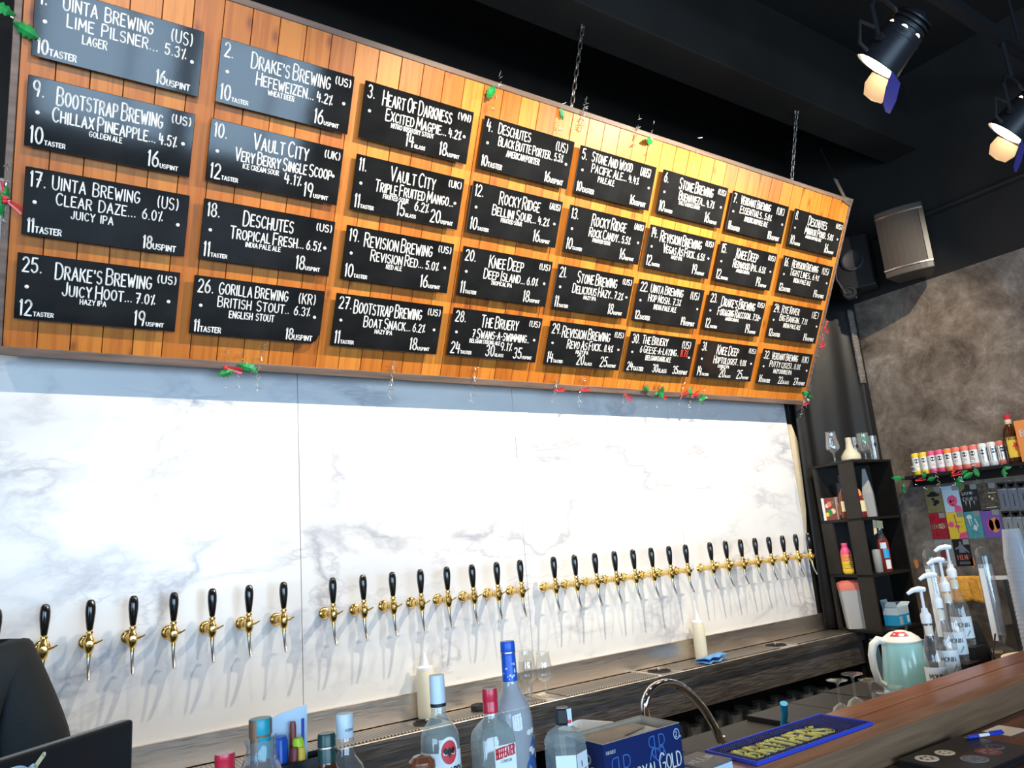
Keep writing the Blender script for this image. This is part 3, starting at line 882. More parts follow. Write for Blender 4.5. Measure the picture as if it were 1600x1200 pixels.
rows = ['top row', 'second row', 'third row', 'bottom row']
slate_panel = None
for n in range(1, 33):
    uu, vv = SUV[n]
    cut = n == 26
    look = {1: ', pale reflections across it', 26: ', lower corner broken off', 30: ', strength figure in red', 9: ', window reflected in it', 20: ', pale scratch across it'}.get(n, '')
    st = thing('slate_sign', 'black slate numbered %d in white lettering, %s of menu board%s' % (n, rows[(n - 1) // 8], look), 'slate sign',
               on_board(uu, vv + SH), (TILT, 0, 0), 'slate beer signs on the menu board')
    b = MB()
    pts = [(0, 0), (SW, 0), (SW, SH), (0, SH)]
    if cut:
        pts = [(0, 0), (SW - .035, 0), (SW - .012, .018), (SW, .05), (SW, SH), (0, SH)]
    b.yprism(pts, -.0032, .0045)
    st_p = b.build('slate', M['slate'], st, bevel=.0015, seg=1)
    for sx in (.034, SW - .034):
        b = MB()
        b.M = Matrix.Translation((sx, 0, SH * .5)) @ Matrix.Rotation(radians(90), 4, 'X')
        b.lathe([(.004, -.028), (.004, .0032), (.0072, .0034), (.0066, .0062), (.003, .008), (1e-5, .0084)], n=12)
        b.build('screw', M['screw'], st)
    t, red = slate_text(n)
    t.build('lettering', M['paint'], st)
    if red.v:
        r_ = red.build('strength_figure', M['red_paint'], st); r_['label'] = 'red hand-painted strength figure'

# chains
def link_mesh():
    b = MB()
    p = []
    L, R = .012, .009
    for i in range(9):
        a = PI * i / 8
        p.append((R * cos(a), 0, L + R * sin(a)))
    for i in range(9):
        a = PI + PI * i / 8
        p.append((R * cos(a), 0, -L + R * sin(a)))
    b.tube(p, .0034, 6, closed=True)
    return b


for p0, p1, lab in (((2.424, -.780, 3.797), (2.45, -.905, 4.2), 'thin steel chain holding the middle of menu board to black beam'),
                    ((4.255, -.778, 3.793), (4.21, -.925, 4.2), 'thin steel chain holding the right end of menu board to black beam')):
    p0, p1 = Vector(p0), Vector(p1)
    d = (p1 - p0)
    q = d.to_track_quat('Z', 'Y')
    ch = thing('hanging_chain', lab, 'chain', p0, q.to_euler(), 'chains holding the menu board')
    n = int(d.length / .0335)
    proto = None
    for i in range(n + 1):
        z = d.length * i / n
        if proto is None:
            proto = link_mesh().build('link', M['chain'], ch); o = proto
        else:
            o = proto.copy(); C.objects.link(o); o.parent = ch
        o.location = (0, 0, z); o.rotation_euler = (0, 0, (PI / 2) * (i % 2) + .3)
    b = MB(); b.tube([(-.014, 0, d.length + .004), (-.012, 0, d.length - .02), (.0, 0, d.length - .03), (.012, 0, d.length - .02), (.014, 0, d.length + .004)], .004, 6)
    b.build('hook', M['chain'], ch)

t = thing('hanging_strap', 'worn grey strap rising from board top right corner to the wall', 'strap', (4.845, -.78, 3.79), (radians(-14), 0, 0), 'chains holding the menu board')
b = MB(); b.box(-.022, .022, -.002, .002, 0, .17); b.build('strap_band', M['tape'], t)
b = MB(); b.tube([(0, 0, .165), (.0, .0, .45)], .004, 6); b.build('strap_wire', M['black_plastic'], t)

# holly garland remnants ------------------------------------------------
def leaf_bm(s=1.0, seed=0):
    r = random.Random(seed)
    b = MB()
    out = []
    k = 5
    for side in (1, -1):
        pts = []
        for i in range(k * 2 + 1):
            t = i / (k * 2)
            wv = .55 * sin(PI * min(max(t, .02), .98)) ** .8 * (1.0 if i % 2 else .62)
            pts.append((t * .05 * s, side * wv * .026 * s))
        out.append(pts)
    top, bot = out
    vs = []
    for i in range(len(top)):
        c = sin(i * .6) * .002 * s
        vs += [(top[i][0], top[i][1], -.003 * s + c), (top[i][0], 0, .003 * s + c), (bot[i][0], bot[i][1], -.003 * s + c)]
    n = len(vs)
    vs2 = [(x, y, z - .0012) for x, y, z in vs]
    fs = []
    for i in range(len(top) - 1):
        for j in (0, 1):
            a = 3 * i + j
            fs.append((a, a + 1, a + 4, a + 3)); fs.append((n + a + 3, n + a + 4, n + a + 1, n + a))
    b.add(vs + vs2, fs, 0, True)
    return b


def holly(pos, leaves, ribbons, tinsel, label, seed, size=1.0, face=(0, -1, -.4), name='holly_sprig', group='holly sprigs around the menu board'):
    r = random.Random(seed)
    f = Vector(face).normalized()
    base = f.to_track_quat('Z', 'X')
    size *= 1.45
    t = thing(name, label, 'holly sprig', pos, base.to_euler(), group)
    for i in range(leaves):
        o = leaf_bm(size * r.uniform(.8, 1.15), seed + i).build('leaf', M['leaf'], t)
        o.location = (r.uniform(-.02, .02) * size, r.uniform(-.012, .012) * size, .004 + .002 * i); o.rotation_euler = (r.uniform(-.5, .5), r.uniform(-.5, .3), r.uniform(0, 6.28))
    for i in range(ribbons):
        b = MB()
        a = r.uniform(-.5, .5)
        for w0 in (-1, 1):
            b.add([(0, 0, .004), (.006 * w0, -.005, .005), (.014 * w0 + a * .02, -.04 * size, .008), (.005 * w0 + a * .02, -.045 * size, .006),
                   (0, 0, .003), (.006 * w0, -.005, .004), (.014 * w0 + a * .02, -.04 * size, .007), (.005 * w0 + a * .02, -.045 * size, .005)],
                  [(0, 1, 2, 3), (7, 6, 5, 4)], 0)
        b.ball((0, 0, .006), .006 * size, n=8, k=5)
        o = b.build('ribbon', M['ribbon'], t)
        o.rotation_euler = (0, 0, r.uniform(-.6, .6) + i * 1.2); o.location = (r.uniform(-.02, .02), 0, .003)
    if tinsel:
        b = MB()
        for i in range(tinsel):
            x = r.uniform(-.06, .06) * size
            a = r.uniform(0, 6.28)
            b.tube([(x, r.uniform(-.006, .006), .0), (x + .008 * cos(a), .008 * sin(a), .008), (x + .017 * cos(a), .016 * sin(a), .010 + r.uniform(-.004, .006))], .0013, 4)
        b.build('tinsel', M['tinsel'], t)['kind'] = 'stuff'
    return t


BF = NB
pl = [  # u, v, leaves, ribbons, tinsel, label
    (.76, 1.318, 0, 1, 10, 'red foil ribbon hanging at board bottom edge, leftmost of the garland'),
    (.82, 1.322, 2, 0, 10, 'pair of green foil holly leaves under slate 26 beside red ribbon'),
    (.905, 1.298, 1, 0, 22, 'single green holly leaf with tinsel on board edge below slate 26'),
    (1.536, 1.314, 0, 0, 30, 'bare silver tinsel tuft on board bottom edge below slate 27'),
    (2.0, 1.312, 0, 0, 24, 'bare silver tinsel strand on board bottom edge below slate 28'),
    (2.535, 1.322, 0, 1, 20, 'small red ribbon with tinsel on board edge below slate 29'),
    (2.72, 1.31, 0, 1, 16, 'small red ribbon knot on board edge just past slate 29'),
    (3.06, 1.306, 0, 1, 10, 'red bow on board bottom edge below slate 30'),
    (3.237, 1.315, 1, 0, 8, 'green holly leaf on board edge below slate 30, lower one'),
    (3.345, 1.296, 3, 1, 12, 'cluster of green holly leaves on board edge between slates 30 and 31'),
    (3.535, 1.305, 0, 1, 14, 'red berry ribbon on board edge below left end of slate 31'),
    (3.628, 1.306, 1, 1, 10, 'red ribbon drooping beside green leaf below slate 31'),
    (3.72, 1.312, 2, 0, 8, 'green holly leaves at board edge below middle of slate 31'),
    (1.871, -.13, 1, 0, 14, 'green holly leaf on board top edge above slate 4'),
    (2.262, -.083, 1, 0, 12, 'green holly leaf on planks above gap between slates 4 and 5'),
    (2.40, -.14, 0, 0, 40, 'silver tinsel tangle on board top edge by the middle chain'),
    (2.775, -.149, 0, 0, 24, 'silver tinsel star on board top edge above slate 5'),
    (2.888, -.141, 1, 0, 10, 'small green leaf on board top edge above slate 6 corner'),
    (3.25, -.148, 0, 0, 10, 'tiny silver tinsel tuft on board top edge above slate 6'),
    (-.05, .132, 2, 0, 4, 'green holly leaves on board left edge beside slate 1'),
    (-.05, .69, 2, 0, 4, 'green holly leaves on board left edge beside slate 17'),
    (-.05, .76, 0, 2, 18, 'red ribbon and tinsel on board left edge below green leaves'),
    (4.838, .754, 0, 2, 10, 'red ribbons on board right edge beside slate 24'),
    (4.838, .87, 0, 2, 10, 'lower red ribbons on board right edge beside slate 24'),
    (4.838, 1.25, 2, 0, 16, 'green leaf and tinsel at board lower right corner'),
    (4.80, 1.318, 0, 1, 16, 'red ribbon hanging under board lower right corner'),
]
for i, (uu, vv, lv, rb, ts, lab) in enumerate(pl):
    holly(on_board(uu, vv, -.0215), lv, rb, ts, lab, 100 + i * 7, size=1.0 if uu > 2 else 1.15, face=BF)

# ------------------------------------------------------------------ beer taps
def make_tap():
    t = thing('beer_tap', 'x', 'beer tap', (0, 0, 0))
    ry = Matrix.Rotation(radians(90), 4, 'X')
    b = MB(); b.M = ry
    b.lathe([(.027, 0), (.027, .004), (.024, .008), (.019, .010), (.019, .012)], n=24); b.build('flange', M['brass'], t)
    b = MB(); b.M = ry
    b.lathe([(.0185, .012), (.0185, .034), (.016, .036), (.0135, .04), (.0135, .078), (.016, .082), (.016, .096)], n=20)
    b.M = None
    b.lathe([(.009, -.034), (.012, -.03), (.0165, -.016), (.0175, 0), (.0165, .014), (.011, .024), (.009, .032), (.0125, .036), (.0125, .043), (.0085, .047)], (0, -.11, 0), 20)
    b.M = Matrix.Translation((0, -.11, 0)) @ ry
    b.lathe([(.012, .0), (.012, .02), (.010, .024), (1e-5, .025)], n=16)
    b.build('tap_body', M['brass'], t)
    b = MB()
    b.lathe([(.0085, .046), (.0105, .050), (.0145, .078), (.0175, .108), (.0175, .128), (.0145, .147), (.009, .155), (1e-5, .157)], (0, -.11, 0), 20)
    b.build('handle', M['tap_black'], t)
    b = MB(); b.tube([(0, -.11, -.03), (0, -.111, -.05)], [.0085, .0075], 12, 0)
    b.tube([(0, -.111, -.05), (0, -.1125, -.062), (0, -.118, -.085), (0, -.127, -.108), (0, -.136, -.126)], [.0068, .0066, .006, .0056, .0054], 12, 1)
    b.build('spout', [M['brass'], M['steel_tube']], t)
    b = MB(); b.tube([(.012, -.11, 0), (.026, -.11, .001)], .0055, 8); b.tube([(.026, -.11, .001), (.034, -.112, .004), (.043, -.116, .009)], [.004, .003, .0024], 8)
    b.build('flow_lever', M['brass'], t)
    return t


ordn = ['first', 'second', 'third', 'fourth', 'fifth', 'sixth', 'seventh', 'eighth']
sets = ['leftmost set, by the person', 'second set from the left', 'third set from the left', 'rightmost set, by black sheet']
tap0 = make_tap()
for g in range(4):
    for i in range(8):
        t = tap0 if (g, i) == (0, 0) else copy_tree(tap0)
        t.location = (.1032 + 1.22 * g + .1433 * i, 0, 1.381)
        t['label'] = 'brass beer tap with black handle, %s in the %s' % (ordn[i], sets[g])
        t['group'] = 'brass beer taps along the marble wall'
        for ch in t.children:
            if ch.name.startswith('handle'):
                ch.rotation_euler = (rnd.uniform(-.006, .006), rnd.uniform(-.012, .012), 0)
# ------------------------------------------------------------------ steel drip counters under the taps
def drip_counter(x0, x1, label, rinsers, ridge=None, end=False):
    t = thing('drip_counter', label, 'drip tray counter', (x0, 0, 0), (0, 0, 0), 'steel drip counters under the taps')
    W = x1 - x0
    b = MB(); b.box(0, W, -.014, -.001, .866, .976); b.box(0, W, -.016, -.001, .9765, .9785); b.build('backsplash', M['steel'], t, bevel=.001, seg=1)
    b = MB(); b.box(0, W, -.268, -.0145, .848, .862); b.build('tray_top', M['steel'], t, bevel=.002)
    b = MB(); b.box(0, W, -.2720, -.2685, .806, .866); b.box(0, W, -.2685, -.262, .8622, .866); b.build('front_lip', M['steel'], t, bevel=.0012, seg=1)
    b = MB(); b.box(.004, W - .004, -.248, -.02, .655, .8475); b.build('front_panel', M['steel_dark'], t, bevel=.003)
    b = MB(); b.box(0, W, -.05, -.004, .08, .654); b.box(0, .02, -.24, -.05, .08, .654); b.box(W - .02, W, -.24, -.05, .08, .654)
    b.box(0.02, W - .02, -.24, -.05, .40, .415); b.box(0, W, -.22, -.02, 0, .08); b.box(0.02, W - .02, -.24, -.05, .081, .10)
    b.build('lower_shelf', M['black_plastic'], t)
    xs = sorted([0] + [r - x0 for r in rinsers] + [W])
    prev = .06
    for r in xs[1:]:
        x2 = (r - .085) if r < W else W - .06
        if x2 - prev > .1:
            b = MB(); b.box(prev, x2, -.235, -.045, .8622, .868); b.build('drip_grate', M['grate'], t, bevel=.001, seg=1)
        prev = r + .085
    for r in rinsers:
        b = MB()
        b.lathe([(.066, 0), (.066, .004), (.060, .005), (.056, .002), (.0, .002)][:4], (r - x0, -.135, .8622), 28, close=True)
        for k in range(6):
            a = k * PI / 3
            b.M = Matrix.Translation((r - x0, -.135, .8622)) @ Matrix.Rotation(a, 4, 'Z')
            b.box(.008, .060, -.004, .004, .002, .0075)
        b.M = None
        o = b.build('glass_rinser', M['rubber'], t)
        b = MB(); b.lathe([(.010, .002), (.010, .012), (.006, .016), (1e-5, .018)], (r - x0, -.135, .8622), 14); b.build('spray_nozzle', M['chrome'], o)
    if ridge:
        b = MB(); b.add([(ridge - x0 - .006, -.26, .8622), (ridge - x0 + .006, -.26, .8622), (ridge - x0, -.26, .870), (ridge - x0 - .006, -.016, .8622), (ridge - x0 + .006, -.016, .8622), (ridge - x0, -.016, .874)],
                        [(0, 1, 2), (3, 5, 4), (0, 2, 5, 3), (1, 4, 5, 2)]); b.build('tray_divider', M['steel'], t)
    return t


drip_counter(-1.2, 2.398, 'long brushed steel drip counter behind the spirit bottles', [.55, 1.74], None)
drip_counter(2.402, 4.985, 'brushed steel drip counter with blue cloth on it, ending at black shelves', [3.19, 4.22], 3.09)

# pint glasses on the dark lower shelf of the right-hand counter
def pint():
    b = MB(); b.lathe([(.03, 0), (.043, .145), (.0405, .145), (.028, .008), (1e-5, .008)], n=20); return b


pg = None
k = 0
for ix in range(10):
    for iy in range(2):
        x = 3.0 + ix * .17
        pos = (x, -.105 - iy * .095, .4155)
        if pg is None:
            pg = pint().build('pint_glass', M['clear']); o = pg
        else:
            o = pg.copy(); C.objects.link(o)
        o.location = pos
        tag(o, 'clear pint glass in the dark shelf under the right steel drip counter', 'glass', 'pint glasses under the drip counter')

# squeeze bottles on the drip tray
def squeeze(loc, h, r, label):
    t = thing('squeeze_bottle', label, 'bottle', loc, group='cream squeeze bottles on the drip tray')
    b = MB(); b.lathe([(r * .96, 0), (r, .006), (r, h * .66), (r * .9, h * .72)], n=24); b.build('bottle_body', M['ivory'], t)
    b = MB(); b.lathe([(r * .92, h * .72), (r * .92, h * .77), (r * .45, h * .80), (r * .16, h), (1e-5, h)], n=20); b.build('nozzle_cap', M['white_plastic'], t)


squeeze((1.775, -.065, .8705), .285, .042, 'cream squeeze bottle standing on drip tray behind the white-capped rum bottle')
squeeze((3.60, -.080, .8685), .275, .037, 'cream squeeze bottle standing on drip tray behind blue cloth')

# blue cloth folded over
t = thing('cleaning_cloth', 'folded sky blue cloth lying on steel drip tray edge', 'cloth', (3.55, -.205, .8685), (0, 0, radians(12)))
b = MB()
n = 18
vs, fs = [], []
prof = []
for i in range(n + 1):
    s_ = i / n
    if s_ < .45:
        prof.append((-.045 + .09 * s_ / .45, .004))
    elif s_ < .55:
        a = (s_ - .45) / .1 * PI
        prof.append((.045 + .012 * sin(a), .016 - .012 * cos(a)))
    else:
        prof.append((.045 - .09 * (s_ - .55) / .45, .028 + .006 * sin(s_ * 9)))
for j in range(9):
    x = -.10 + .2 * j / 8
    for y, z in prof:
        vs.append((x + .006 * sin(z * 200 + j), y + .008 * sin(j * 1.1), z + .004 * sin(j * 1.7 + y * 40)))
for j in range(8):
    for i in range(n):
        a = j * (n + 1) + i
        fs.append((a, a + 1, a + n + 2, a + n + 1))
b.add(vs, fs, 0, True)
o = b.build('folded_cloth', M['sky_blue'], t)
o.modifiers.new('thick', 'SOLIDIFY').thickness = .005

# clear glasses standing on the tray and a dark dish
def tulip(name, loc, label, s=1.0, group='clear tasting glasses'):
    b = MB()
    b.lathe([(.032 * s, 0), (.030 * s, .003 * s), (.006 * s, .008 * s), (.0045 * s, .05 * s), (.012 * s, .062 * s), (.040 * s, .085 * s), (.043 * s, .105 * s), (.036 * s, .145 * s), (.031 * s, .19 * s), (.0345 * s, .198 * s),
             (.0325 * s, .198 * s), (.029 * s, .19 * s), (.034 * s, .145 * s), (.041 * s, .105 * s), (.038 * s, .087 * s), (.010 * s, .066 * s), (1e-5, .064 * s)], n=28)
    o = b.build(name, M['clear'], loc=loc)
    return tag(o, label, 'glass', group)


tulip('stem_glass', (2.30, -.14, .8685), 'clear stemmed glass on steel tray behind the blue-necked bottle, left one', 1.15)
tulip('stem_glass', (2.395, -.15, .8685), 'clear stemmed glass on steel tray behind the blue-necked bottle, right one', 1.05)
b = MB(); b.lathe([(.028, 0), (.0355, .16), (.0335, .16), (.026, .008), (1e-5, .008)], n=24)
o = b.build('tall_glass', M['clear'], loc=(2.345, -.06, .8685)); tag(o, 'tall clear beer glass upright behind two stemmed glasses on tray', 'glass')
b = MB(); b.lathe([(.040, 0), (.044, .006), (.042, .022), (.036, .024), (.030, .012), (1e-5, .012)], n=24)
o = b.build('small_dish', M['rubber'], loc=(2.02, -.13, .8685)); tag(o, 'small dark grey dish on steel drip tray behind red-capped bottle', 'dish')

# ------------------------------------------------------------------ wooden bar with raised ledge
t = thing('bar_counter', 'dark wooden bar with raised narrow ledge and grey-brown face', 'bar counter', (1.5, -2.3, 0))
dx, dy = -1.5, 2.3
b = MB(); b.box(-2.2 + dx, 5.44 + dx, -2.003 + dy, -1.912 + dy, 1.022, 1.050); b.box(-2.2 + dx, 5.44 + dx, -2.095 + dy, -2.006 + dy, 1.022, 1.050)
b.build('ledge_top', M['bar_top'], t, bevel=.004)
b = MB(); b.box(-2.2 + dx, 5.44 + dx, -2.080 + dy, -1.925 + dy, .934, 1.0215); b.build('ledge_face', M['bar_face'], t, bevel=.002)
b = MB(); b.box(-2.2 + dx, 5.44 + dx, -2.75 + dy, -1.93 + dy, .892, .933); b.build('counter_top', M['counter_wood'], t, bevel=.004)
b = MB(); b.box(-2.2 + dx, 5.44 + dx, -2.50 + dy, -1.95 + dy, 0, .8915); b.build('bar_body', M['bar_face'], t)

# rubber bar mat with raised letters
t = thing('bar_mat', 'blue rubber bar mat with raised yellow BROTHERS letters on bar ledge', 'bar mat', (1.62, -2.09, 1.0505))
b = MB(); b.box(.006, .480, .0055, .160, 0, .004)
b.build('mat_base', M['blue_rubber'], t)
b = MB()
for i in range(62):
    for j in range(20):
        x = .012 + i * .0075; y = .010 + j * .0074
        if .026 < x < .364 and .024 < y < .114:
            continue
        b.box(x, x + .0036, y, y + .0036, .004, .0078)
o = b.build('nubs', M['blue_rubber'], t); o['kind'] = 'stuff'
b = MB(); b.box(0, .486, 0, .005, 0, .0095); b.box(0, .486, .1605, .1655, 0, .0095); b.box(0, .005, .005, .1605, 0, .0095); b.box(.481, .486, .005, .1605, 0, .0095)
b.build('mat_edge', M['blue_edge'], t, bevel=.001, seg=1)
b = MB()
b.M = Matrix.Translation((0, 0, .0042)) @ Matrix.Rotation(radians(-90), 4, 'X')
letter(b, 'BROTHERS', .036, .030, .076, width=.322, sw=.0078, y=-.0042, thick=.0042, ar=.5)
b.M = None
b.build('raised_letters', M['yellow_rubber'], t)

# coasters stacked beside the mat
cs = None
for i in range(6):
    t = thing('card_coaster', 'brown-topped coaster with white print, top of small stack by bar mat' if i == 5 else 'square card coaster in small stack between blue mat and navy box, under the printed one', 'coaster',
              (1.485, -2.04, 1.0502 + i * .0058), (0, 0, radians(4 + rnd.uniform(-2, 2))), 'card coasters stacked by the bar mat')
    b = MB(); b.box(-.05, .05, -.05, .05, 0, .0055); b.build('coaster_card', [M['light_blue_card'] if i < 5 else M['dark_card']], t, bevel=.0008, seg=1)
    if i == 5:
        b = MB(); b.M = Matrix.Translation((0, 0, .0058)) @ Matrix.Rotation(radians(-90), 4, 'X')
        letter(b, 'ALLN', -.04, -.012, .026, width=.075, sw=.0045, y=0)
        b.M = None; b.build('print', M['white_card'], t)

# navy printed carton, top open
t = thing('navy_carton', 'open navy blue carton printed ROYAL GOLD on the bar ledge', 'box', (1.165, -2.08, 1.0505), (0, 0, radians(1)))
W, D, H = .230, .125, .136
k = .004
b = MB()
b.box(0, W, 0, k, 0, H); b.box(0, k, k, D, 0, H); b.box(W - k, W, k, D, 0, H); b.box(k, W - k, D - k, D, 0, H); b.box(k, W - k, k, D - k, 0, k)
b.build('carton_shell', M['navy_card'], t)
b = MB()
b.box(k + .0002, W - k - .0002, k + .0002, k + .0012, k, H - .0005); b.box(k + .0002, k + .0012, k, D - k, k, H - .0005); b.box(W - k - .0012, W - k - .0002, k, D - k, k, H - .0005); b.box(k, W - k, D - k - .0012, D - k - .0002, k, H - .0005)
b.box(0, W, 0, k, H, H + .0008); b.box(0, k, k, D, H, H + .0008); b.box(W - k, W, k, D, H, H + .0008); b.box(k, W - k, D - k, D, H, H + .0008)
b.build('raw_inside', M['cardboard'], t)
b = MB(); b.prism([(k, k), (.10, k), (.10, .045), (.19, .07), (.19, D - k), (k, D - k)], H - .010, H - .007); b.build('inner_flap', M['cardboard'], t)
b = MB(); b.box(.012, W - .02, .010, D - .02, .006, H - .012); b.build('folded_tissue', M['white_card'], t, bevel=.006)
b = MB()
for cx, cz, s in ((.05, .075, 1.0), (.158, .10, .9), (.20, .02, .9)):
    letter(b, 'R', cx + .002, cz - .02, .05 * s, sw=.0026, y=-.0012, ar=.5)
    b_x = []
    heart = [(cx - .004 + .020 * s * (sin(t_) ** 3), cz - .012 + .0013 * s * 12 * (cos(t_) - .38 * cos(2 * t_) - .15 * cos(3 * t_) - .08 * cos(4 * t_))) for t_ in [2 * PI * i / 20 for i in range(21)]]
    stroke(b, heart, .0014, -.0012)
    # mirrored R
    rr = MB(); letter(rr, 'R', 0, 0, .05 * s, sw=.0026, y=-.0012, ar=.5)
    b.add([(cx - .012 - v.x, v.y, cz - .02 + v.z) for v in rr.v], [f[::-1] for f in rr.f])
b.build('monogram_print', M['monogram'], t)
b = MB()
letter(b, 'ROYAL', .070, .050, .024, width=.078, sw=.0032, y=-.0016, ar=.6)
letter(b, 'GOLD', .155, .052, .028, width=.066, sw=.0034, y=-.0016, cap=1.3, ar=.6)
letter(b, 'FOR GUEST', .006, .115, .006, width=.026, sw=.0008, y=-.0016)
b.build('lettering', M['silver_print'], t)
b = MB()
stroke(b, [(.215 + .0085 * cos(2 * PI * i / 20), .116 + .0105 * sin(2 * PI * i / 20)) for i in range(21)], .0009, -.0016)
letter(b, '2', .2115, .110, .012, sw=.0016, y=-.0016, ar=.5); letter(b, 'PLY', .2235, .107, .004, sw=.0007, y=-.0016)
b.build('ply_emblem', M['light_blue_card'], t)
b = MB(); b.M = Matrix.Rotation(radians(-90), 4, 'Z')
stroke(b, [(-.05 + .007 * cos(2 * PI * i / 14), .1 + .008 * sin(2 * PI * i / 14)) for i in range(15)], .002, -.0012); stroke(b, [(-.042, .085), (-.03, .085)], .0016, -.0012); stroke(b, [(-.042, .078), (-.03, .078)], .0012, -.0012)
b.M = None; b.build('side_print', M['silver_print'], t)

# ------------------------------------------------------------------ spirit bottles along the ledge
def text_on_cyl(s, r, a_mid, z, h, width, sw, mname, ar=.5, cap=1.0, skew=0):
    """letters wrapped on a cylinder of radius r about the angle a_mid (deg, seen from outside)"""
    q = MB(); letter(q, s, 0, z, h, width=width, sw=sw, y=0, ar=ar, align='c', cap=cap)
    b = MB()
    vs = []
    for v in q.v:
        a = radians(a_mid) + v.x / r
        vs.append((r * cos(a), r * sin(a), v.z))
    b.add(vs, q.f)
    return b


BZ = 1.0505
# rum bottle, long white cap
t = thing('rum_bottle', 'clear rum bottle with long white cap and white label printed BACARDI', 'bottle', (.838, -1.985, BZ), (0, 0, radians(-16)), 'spirit bottles along the bar ledge')
b = MB(); b.lathe([(.036, 0), (.038, .004), (.038, .195), (.036, .208), (.029, .222), (.019, .235), (.0148, .245), (.0143, .262), (.0143, .272)], n=32); b.build('glass_body', M['tinted'], t)
b = MB(); b.lathe([(.0152, .257), (.0152, .313), (.0145, .316), (1e-5, .316)], n=24); b.build('cap', M['pale_blue'], t)
b = MB(); b.lathe([(.0155, .2575), (.0155, .264)], n=24, close=False); b.build('cap_band', M['ink'], t)
b = MB(); b.patch(.0384, 150, 400, .06, .180, n=30); b.build('paper_label', M['label'], t)
text_on_cyl('BACARDI', .0387, 282, .132, .020, .062, .0034, 'ink', .62).build('brand_lettering', M['bottle_green'], t)
b = MB(); b.cdisc(.0388, 284, .180, .021, n=24, sq=1.3); b.build('emblem_border', M['label'], t)
b = MB(); b.cdisc(.0390, 284, .180, .0165, n=24, sq=1.3); o = b.build('emblem', M['red_ink'], t)
b = MB()
bat = [(-.013, .004), (-.009, .009), (-.003, .005), (0, .010), (.003, .005), (.009, .009), (.013, .004), (.009, -.004), (.004, -.002), (0, -.010), (-.004, -.002), (-.009, -.004)]
b.add([(.0392 * cos(radians(284) + x / .0392), .0392 * sin(radians(284) + x / .0392), .180 + z) for x, z in bat], [tuple(range(len(bat)))]); b.build('bat_mark', M['ink'], o)

# gin bottle, red cap, square shouldered
def rrect(hx, hy, r, n=4):
    p = []
    for cx, cy, a in ((hx - r, hy - r, 0), (-hx + r, hy - r, 90), (-hx + r, -hy + r, 180), (hx - r, -hy + r, 270)):
        p += [(cx + r * cos(radians(a + 90 * i / n)), cy + r * sin(radians(a + 90 * i / n))) for i in range(n + 1)]
    return p


def loft(b, secs, m=0, smooth=True):
    n = len(secs[0][0])
    vs = []
    for pts, z in secs:
        vs += [(x, y, z) for x, y in pts]
    fs = []
    for k in range(len(secs) - 1):
        for i in range(n):
            fs.append((k * n + i, k * n + (i + 1) % n, (k + 1) * n + (i + 1) % n, (k + 1) * n + i))
    fs.append(tuple(range(n))[::-1]); fs.append(tuple((len(secs) - 1) * n + i for i in range(n)))
    b.add(vs, fs, m, smooth)


t = thing('gin_bottle', 'square clear gin bottle with red cap and label printed BEEFEATER', 'bottle', (.955, -1.99, BZ), (0, 0, radians(-4)), 'spirit bottles along the bar ledge')
b = MB(); loft(b, [(rrect(.038, .030, .010), 0), (rrect(.039, .031, .010), .004), (rrect(.039, .031, .010), .175), (rrect(.036, .029, .012), .192), (rrect(.026, .022, .014), .206), (rrect(.0155, .0155, .0154), .216), (rrect(.0145, .0145, .0144), .226), (rrect(.0145, .0145, .0144), .236)])
b.build('glass_body', M['tinted'], t)
b = MB(); b.lathe([(.0152, .226), (.0158, .228), (.0152, .231), (.0156, .246), (.0150, .248), (.0156, .25), (.0156, .270), (.015, .2725)], n=24); b.build('cap', M['red_plastic'], t)
b = MB(); b.lathe([(.0146, .2725), (.0146, .274), (1e-5, .274)], n=20); b.build('cap_top', M['cardboard'], t)
b = MB(); b.box(-.014, .034, -.0316, -.0312, .02, .168); b.build('paper_label', M['label'], t)
b = MB(); letter(b, 'BEEFEATER', -.011, .144, .018, width=.042, sw=.0030, y=-.0318, ar=.5, slope=.10); b.build('brand_lettering', M['red_ink'], t)
b = MB(); letter(b, 'LONDON', -.001, .136, .005, width=.024, sw=.0008, y=-.0318); b.build('small_print', M['ink'], t)
b = MB(); b.yprism([(.004, .07), (.016, .07), (.013, .105), (.010, .118), (.007, .105)], -.0319, -.0316); b.build('red_figure_print', M['red_ink'], t)

# tall frosted vodka bottle, blue neck
t = thing('vodka_bottle', 'tall frosted vodka bottle with blue foil neck behind red-capped gin', 'bottle', (1.036, -1.945, BZ), (0, 0, 0), 'spirit bottles along the bar ledge')
b = MB(); b.lathe([(.038, 0), (.040, .005), (.042, .17), (.041, .20), (.034, .226), (.023, .246), (.0170, .262), (.0150, .28), (.0140, .34)], n=32); b.build('glass_body', M['frosted'], t)
b = MB(); b.lathe([(.0162, .270), (.0155, .322), (.0150, .326), (.0162, .329), (.0158, .349), (.0148, .352), (1e-5, .352)], n=24); b.build('foil_neck', M['royal'], t)
b = MB(); b.lathe([(.0160, .3265), (.0166, .3285), (.0160, .3305)], n=24, close=False); b.build('silver_band', M['silver'], t)
b = MB()
for i in range(14):
    b.cdisc(.0166, rnd.uniform(190, 330), .275 + rnd.uniform(0, .035), rnd.uniform(.0012, .0028), n=6, sq=1.3)
b.build('foil_print', M['pale_blue'], t)
b = MB(); b.cdisc(.0424, 318, .125, .027, n=16, sq=1.3); b.cdisc(.0424, 300, .10, .024, n=16); b.build('blue_scene_print', M['monogram'], t)
b = MB()
for i in range(9):
    z0 = rnd.uniform(.12, .19)
    b.cdisc(.0427, rnd.uniform(285, 345), z0, rnd.uniform(.004, .008), n=7, sq=.8)
b.build('white_bird_print', M['white_card'], t)

